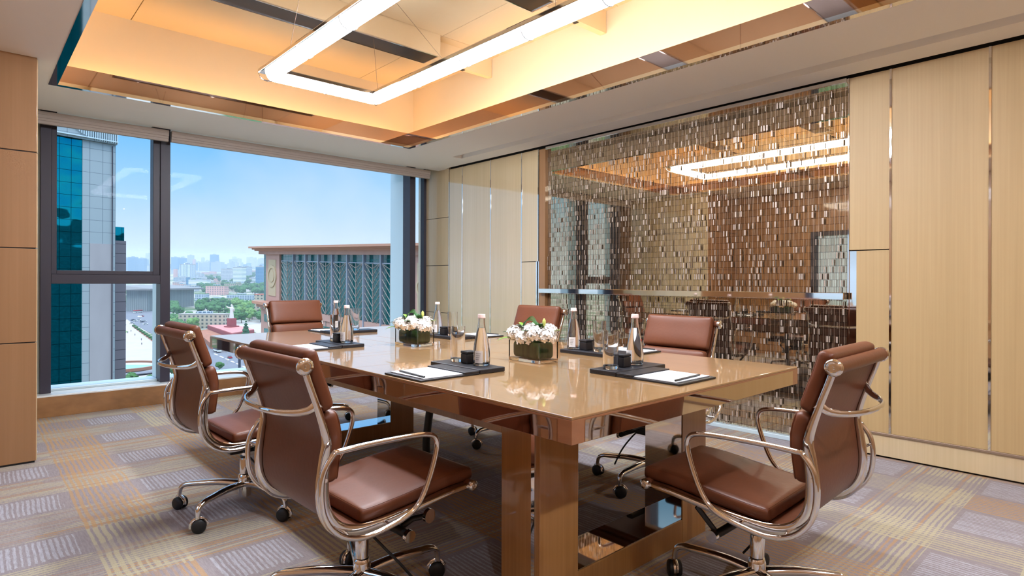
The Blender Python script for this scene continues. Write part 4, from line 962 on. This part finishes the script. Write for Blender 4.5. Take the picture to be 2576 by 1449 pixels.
for i, (x, y) in enumerate(((356, 860), (357, 871), (330, 838), (322, 842), (340, 848))):
    p, d = gpt(x, y); m = MB(); m.tube([(.12,0,0), (.1,0,.8), (0,0,.95), (0,0,1.4), (0,0,1.55)], [.08, .11, .17, .2, .07], 8); m.tube([(-.12,0,0), (-.1,0,.85)], [.08, .11], 8); m.tube([(.24,0,1.35), (.28,.05,.85)], .05, 6); m.tube([(-.24,0,1.35), (-.28,.05,.85)], .05, 6); m.lathe([(.03, 1.5), (.11, 1.62), (.1, 1.74), (.02, 1.8)], n=8)
    o = m.build('person', 'cloth', smooth=True, loc=(p.x, p.y, terr(p.x, p.y)+.25)); tag(o, 'tiny person in dark clothes walking on the pale plaza', 'person', 'people walking on the plaza')

# ---- chevron-faced building on the right, its ledges following the sloping street
M['teal'] = facade('teal_curtain_wall', L(20, 112, 112), L(8, 84, 86), 2.0, 2.2, .93, .94, axis='y'); M['teal'].node_tree.nodes['Principled BSDF'].inputs['Coat Weight'].default_value = .3
M['rose'] = mat('rose_stone', L(182, 142, 128), .8, var=((.4, .4, .4), .05)); M['rose_dark'] = mat('cornice_stone', L(182, 132, 108), .7); M['cream_panel'] = mat('cream_relief', L(184, 162, 132), .8); M['col_grey'] = mat('facade_column', L(140, 146, 158), .5); M['chev'] = mat('chevron_bar', L(150, 138, 130), .5)
def chevron_building():
    X0 = 69.; sl = .0334
    def Yp(p): return X0*(2763/(p+89)-.917)
    YR = Yp(817)
    def off(y): return sl*(y-YR)
    def zp(p, py): y = Yp(p); d = CX_*X0+SX_*y; return EYE+(708-py)/1501*d
    zt = zp(817, 642)-0; zb = zp(817, 791.5); zc0 = zt; zc1 = zp(817, 632); zc2 = zp(817, 619.5)
    e = empty('chevron_building', (X0, YR, GZ)); tag(e, 'large building with rose stone cornice and teal glass front crossed by chevron bars', 'building')
    O = Vector((X0, YR, GZ))
    def sbox(m, x0, x1, y0, y1, z0, z1):   # box whose ledges follow the slope
        m.add([(x-O.x, y-O.y, z+off(y)-O.z) for x, y, z in ((x0,y0,z0),(x1,y0,z0),(x1,y1,z0),(x0,y1,z0),(x0,y0,z1),(x1,y0,z1),(x1,y1,z1),(x0,y1,z1))], [(0,3,2,1),(4,5,6,7),(0,1,5,4),(1,2,6,5),(2,3,7,6),(3,0,4,7)]); return m
    yA, yB = Yp(663), Yp(1250)
    sbox(MB(), X0, X0+40, yB, yA, GZ-6, zt).build('glass_wall', 'teal', e)
    sbox(MB(), X0-.8, X0+40, yB, yA, GZ-6, zb-1.6).build('lower_wall', 'rose', e)
    for zz in (zb-5.2, zb-9.5): sbox(MB(), X0-1.0, X0-.7, yB+3, yA-3, zz, zz+2.2).build('window_band', 'teal', e)
    k = sbox(MB(), X0-1.2, X0+41, yB, yA+1.2, zt, zc1); k.build('frieze', 'rose', e)
    for i, (dx, z0, z1) in enumerate(((2.0, zc1, zc1+.35), (2.6, zc1+.35, zc1+.75), (3.4, zc1+.75, zc2))): sbox(MB(), X0-dx, X0+42, yB, yA+dx+.6, z0, z1).build('cornice', 'rose_dark', e)
    sbox(MB(), X0-1.1, X0+.5, yB, yA, zb-1.6, zb).build('base_band', 'rose', e)
    cols = [714, 746.7, 777.6, 810.5, 844.7, 883, 924.6, 968.3, 1014.5]
    ys = [Yp(p) for p in cols]
    for y in ys[1:]: sbox(MB(), X0-1.3, X0-.5, y-.2, y+.2, zb-14, zt).build('column', 'col_grey', e)
    topbar = zt-1.9
    sbox(MB(), X0-.9, X0-.6, ys[-1], ys[0], topbar-.12, topbar+.12).build('top_rail', 'col_grey', e)
    for a, b in zip(ys, ys[1:]):
        m = MB(); c_ = (a+b)/2; hw = abs(a-b)/2-.35
        sbox(m, X0-1.0, X0-.8, c_-.08, c_+.08, zb-8, topbar)
        n = 8; step = (topbar-zb)/n*1.02
        for i in range(-1, n):
            zv = zb+.2+i*step; rise = hw*.88
            if zv+rise > topbar: rise = topbar-zv
            for s_ in (-1, 1):
                pts = [(X0-1.0-O.x, c_-O.y, zv+off(c_)-O.z), (X0-1.0-O.x, c_+s_*hw-O.y, zv+rise+off(c_)-O.z)]; m.tube(pts, .085, 5)
        m.build('chevron_screen', 'chev', e)
    def pavilion(pa, pb, pc0, pc1):
        y0, y1 = sorted((Yp(pa), Yp(pb)))
        sbox(MB(), X0-.6, X0+2, y0, y1, zt-14.4, zt).build('stone_pavilion', 'rose', e)
        yc, zc = (y0+y1)/2, zt-5.0
        hy = (y1-y0)*.27; sbox(MB(), X0-.75, X0-.6, yc-hy, yc+hy, zt-12.5, zt-1.6).build('relief_panel', 'cream_panel', e)
        m = MB(); m.T = Matrix.Translation((X0-.8-O.x, yc-O.y, zc-1.6+off(yc)-O.z)) @ Matrix.Rotation(PI/2, 4, 'Y'); m.lathe([(hy*.85, -.15), (hy*1.15, -.15), (hy*1.15, .2), (hy*.85, .2)], n=32, closed=True); m.lathe([(.1, -.12), (hy*.6, -.1), (hy*.6, .1), (.1, .15)], n=24); m.build('medallion', 'cream_panel', e)
        sbox(MB(), X0-3.6, X0+2, y0-4.5, y1+3.5, zt-15.2, zt-14.4).build('ledge', 'rose_dark', e); sbox(MB(), X0-2.6, X0+2, y0-3.5, y1+2.5, zt-16.2, zt-15.2).build('ledge', 'rose', e)
        sbox(MB(), X0-.6, X0+2, y0, y1, zt-40, zt-16.2).build('stone_pavilion', 'rose', e)
    pavilion(673, 707, 0, 0); pavilion(1046, 1092, 0, 0)
chevron_building()

# ---- glass and tile tower on the left
M['tile'] = facade('tower_tile', L(84, 98, 106), L(158, 168, 170), 1.16, 1.20, .97, .975); M['tileroot'] = M['tile']
M['plain'] = mat('tower_render', L(164, 158, 158), .8, var=((.5, .5, .2), .06)); M['tglass'] = facade('tower_glass', L(4, 50, 60), L(10, 150, 164), .97, 1.22, .96, .97, axis='x'); M['tdark'] = facade('tower_stone', L(60, 58, 62), L(128, 120, 124), 30, 1.05, .99, .94)
tb = M['tglass'].node_tree.nodes['Principled BSDF']; tb.inputs['Metallic'].default_value = .9
tt = M['tglass'].node_tree; gg = G(tt); vv_, _ = gg.xyz(); bp_ = gg.n('ShaderNodeBump'); bp_.inputs['Strength'].default_value = .5; bp_.inputs['Distance'].default_value = .25
gg.put(bp_.inputs['Height'], gg.noise(vv_, .45, 1)); tt.links.new(bp_.outputs[0], tb.inputs['Normal'])
tb.inputs['Roughness'].default_value = .06
for l in list(tt.links):
    if l.to_socket == tb.inputs['Roughness']: tt.links.remove(l)
# the hotel this room belongs to: its own outer walls round the room
M['hotel'] = facade('hotel_front', L(52, 52, 58), L(20, 34, 44), 2.4, 3.4, .8, .7)
S(MB().box(-1.3, 78, -24, 6.3, GZ-4, -.3).build('wall_hotel_lower', 'hotel')); S(MB().box(-1.3, 78, -24, 6.3, 3.45, 13).build('wall_hotel_upper', 'hotel'))
S(MB().box(XR+.6, 78, -24, 6.3, -.3, 3.45).build('wall_hotel_right', 'hotel'))
def tower():
    d0 = 62.; ang = math.radians(47.4816-34.); ux = Vector((math.cos(ang), math.sin(ang), 0)); uy = Vector((-ux.y, ux.x, 0))
    def onface(px):   # distance along the face from its right-hand corner
        l0 = (290-1288)/1501*d0; A = Vector((CX_*d0+SX_*l0, SX_*d0-CX_*l0, 0))
        k = (px-1288)/1501; r = Vector((CX_+SX_*k, SX_-CX_*k, 0))
        # A + s*ux = t*r
        det = ux.x*(-r.y)+ux.y*r.x; s = (-A.x*(-r.y)-r.x*A.y*1.0)/det if abs(det) > 1e-9 else 0
        return s, A
    s_gl, A = onface(207); s_ed, _ = onface(120); 
    e = empty('glass_tower', (A.x, A.y, GZ), ang); tag(e, 'tall tower with pale square tiles and teal mirror glass filling the left window', 'building')
    H_ = 24.2-GZ
    zt_ = hgt(d0, 366)-GZ
    MB().box(s_gl, 0, 0, 14, 0, H_+12).build('tiled_wall', 'tile', e)
    MB().box(s_gl-14, s_gl, .1, 14, 0, H_+12).build('mirror_glass_wall', 'tglass', e)
    s_pl, _ = onface(226); s_pr, _ = onface(284); MB().box(s_pl, s_pr, -.06, .05, 0, hgt(d0, 618)-GZ).build('rendered_panel', 'plain', e)
    k = MB()
    n = 60
    for i in range(n):
        x = -i*.20; 
        if x > s_gl-3.4: 
            cv = 0 if x > s_gl+1.5 else ((s_gl+1.5-x)**2)*.16
            k.box(x-.035, x+.035, -.45, -.0, zt_+cv, zt_+cv+7)
    k.build('fin_band', 'alu', e)
    k = MB()
    for i in range(6): k.box(s_gl-3.4, .05, -.5, -.3, zt_+.1+i*1.1, zt_+.2+i*1.1)
    k.build('fin_rail', 'alu', e)
    MB().box(s_gl-3.4, .05, -.28, -.02, zt_-.1, zt_+7).build('fin_backing', 'tile', e)
    MB().cyl((-.35, -.12, 0), (-.35, -.12, zt_-.3), .05, n=6).build('cleaning_rail', 'dark_frame', e)
    # darker stair shaft just behind the right edge
    k1 = (309-1288)/1501; d2 = d0+4
    B = Vector((CX_*d2+SX_*k1*d2, SX_*d2-CX_*k1*d2, 0))-A; sx = B.dot(ux)
    hs = hgt(d2, 610)-GZ; MB().box(-.2, sx, 3, 13, 0, hs).build('stair_shaft', 'tdark', e); MB().box(-.2, sx-.15, 3.1, 12, hs, hs+1.5).build('shaft_lantern', 'tglass', e)
    # neighbouring block mirrored in the glass is real too: a low roof house on top of the shaft
tower()

# haze over the city
hz = MB(); hz.add([(x, y, z) for x, y, z in ((-9000, 160, -150), (9000, 160, -150), (9000, 12000, -150), (-9000, 12000, -150), (-9000, 160, 60), (9000, 160, 60), (9000, 12000, 480), (-9000, 12000, 480))], [(0,3,2,1),(4,5,6,7),(0,1,5,4),(1,2,6,5),(2,3,7,6),(3,0,4,7)])
m = bpy.data.materials.new('city_haze'); t = nt(m); t.nodes.remove(t.nodes['Principled BSDF']); vs_ = t.nodes.new('ShaderNodeVolumeScatter'); vs_.inputs['Color'].default_value = (.72, .87, 1, 1); vs_.inputs['Density'].default_value = .00021; vs_.inputs['Anisotropy'].default_value = .2
t.links.new(vs_.outputs[0], t.nodes['Material Output'].inputs['Volume']); M['haze'] = m
HAZE = hz.build('haze_layer', m); HAZE['kind'] = 'stuff'; HAZE['label'] = 'pale blue summer haze over the city'; HAZE['category'] = 'haze'

# ------------------------------------------------------------------ sky, sun, view
wd = bpy.data.worlds.new('sky'); scn.world = wd; t = nt(wd); g = G(t); bg = t.nodes['Background']
tc = g.n('ShaderNodeTexCoord'); sp = g.n('ShaderNodeSeparateXYZ'); t.links.new(tc.outputs['Generated'], sp.inputs[0])
rp = g.n('ShaderNodeValToRGB'); el = rp.color_ramp.elements
el[0].position = .0; el[0].color = (*L(205, 222, 242), 1); el[1].position = .55; el[1].color = (*L(200, 224, 250), 1)
for p_, c_ in ((.06, L(198, 222, 246)), (.13, L(160, 208, 250)), (.21, L(112, 188, 250)), (.28, L(84, 174, 248))): x = el.new(p_); x.color = (*c_, 1)
g.put(rp.inputs[0], sp.outputs[2])
nz = g.noise(tc.outputs['Generated'], 3.5, 4); cl = g.m('MULTIPLY', g.m('MAXIMUM', g.m('SUBTRACT', nz, .52), 0.), 1.6)
t.links.new(g.mix(cl, rp.outputs[0], L(236, 240, 248)), bg.inputs[0]); st_ = g.n('ShaderNodeMapRange'); g.put(st_.inputs[0], sp.outputs[2]); st_.inputs[1].default_value = .34; st_.inputs[2].default_value = .62; st_.inputs[3].default_value = .95; st_.inputs[4].default_value = 3.9
g.put(bg.inputs[1], st_.outputs[0])
sn = bpy.data.lights.new('sun', 'SUN'); sn.energy = .85; sn.angle = .01; sn.color = (1, .98, .95); so_ = bpy.data.objects.new('sun', sn); COL.objects.link(so_)
so_.rotation_euler = Vector((.55, .75, -1.15)).to_track_quat('-Z', 'Y').to_euler()
vs = scn.view_settings; scn.display_settings.display_device = 'sRGB'; vs.view_transform = 'Standard'; vs.look = 'None'; vs.gamma = 1; vs.use_curve_mapping = False; vs.exposure = 0.2
cy = scn.cycles; cy.use_adaptive_sampling = True; cy.adaptive_threshold = .04; cy.max_bounces = 8; cy.diffuse_bounces = 3; cy.glossy_bounces = 5; cy.transmission_bounces = 8; cy.transparent_max_bounces = 10; cy.volume_bounces = 0; cy.use_denoising = True
cy.sample_clamp_indirect = 6.; cy.caustics_reflective = False; cy.caustics_refractive = False; cy.blur_glossy = .3
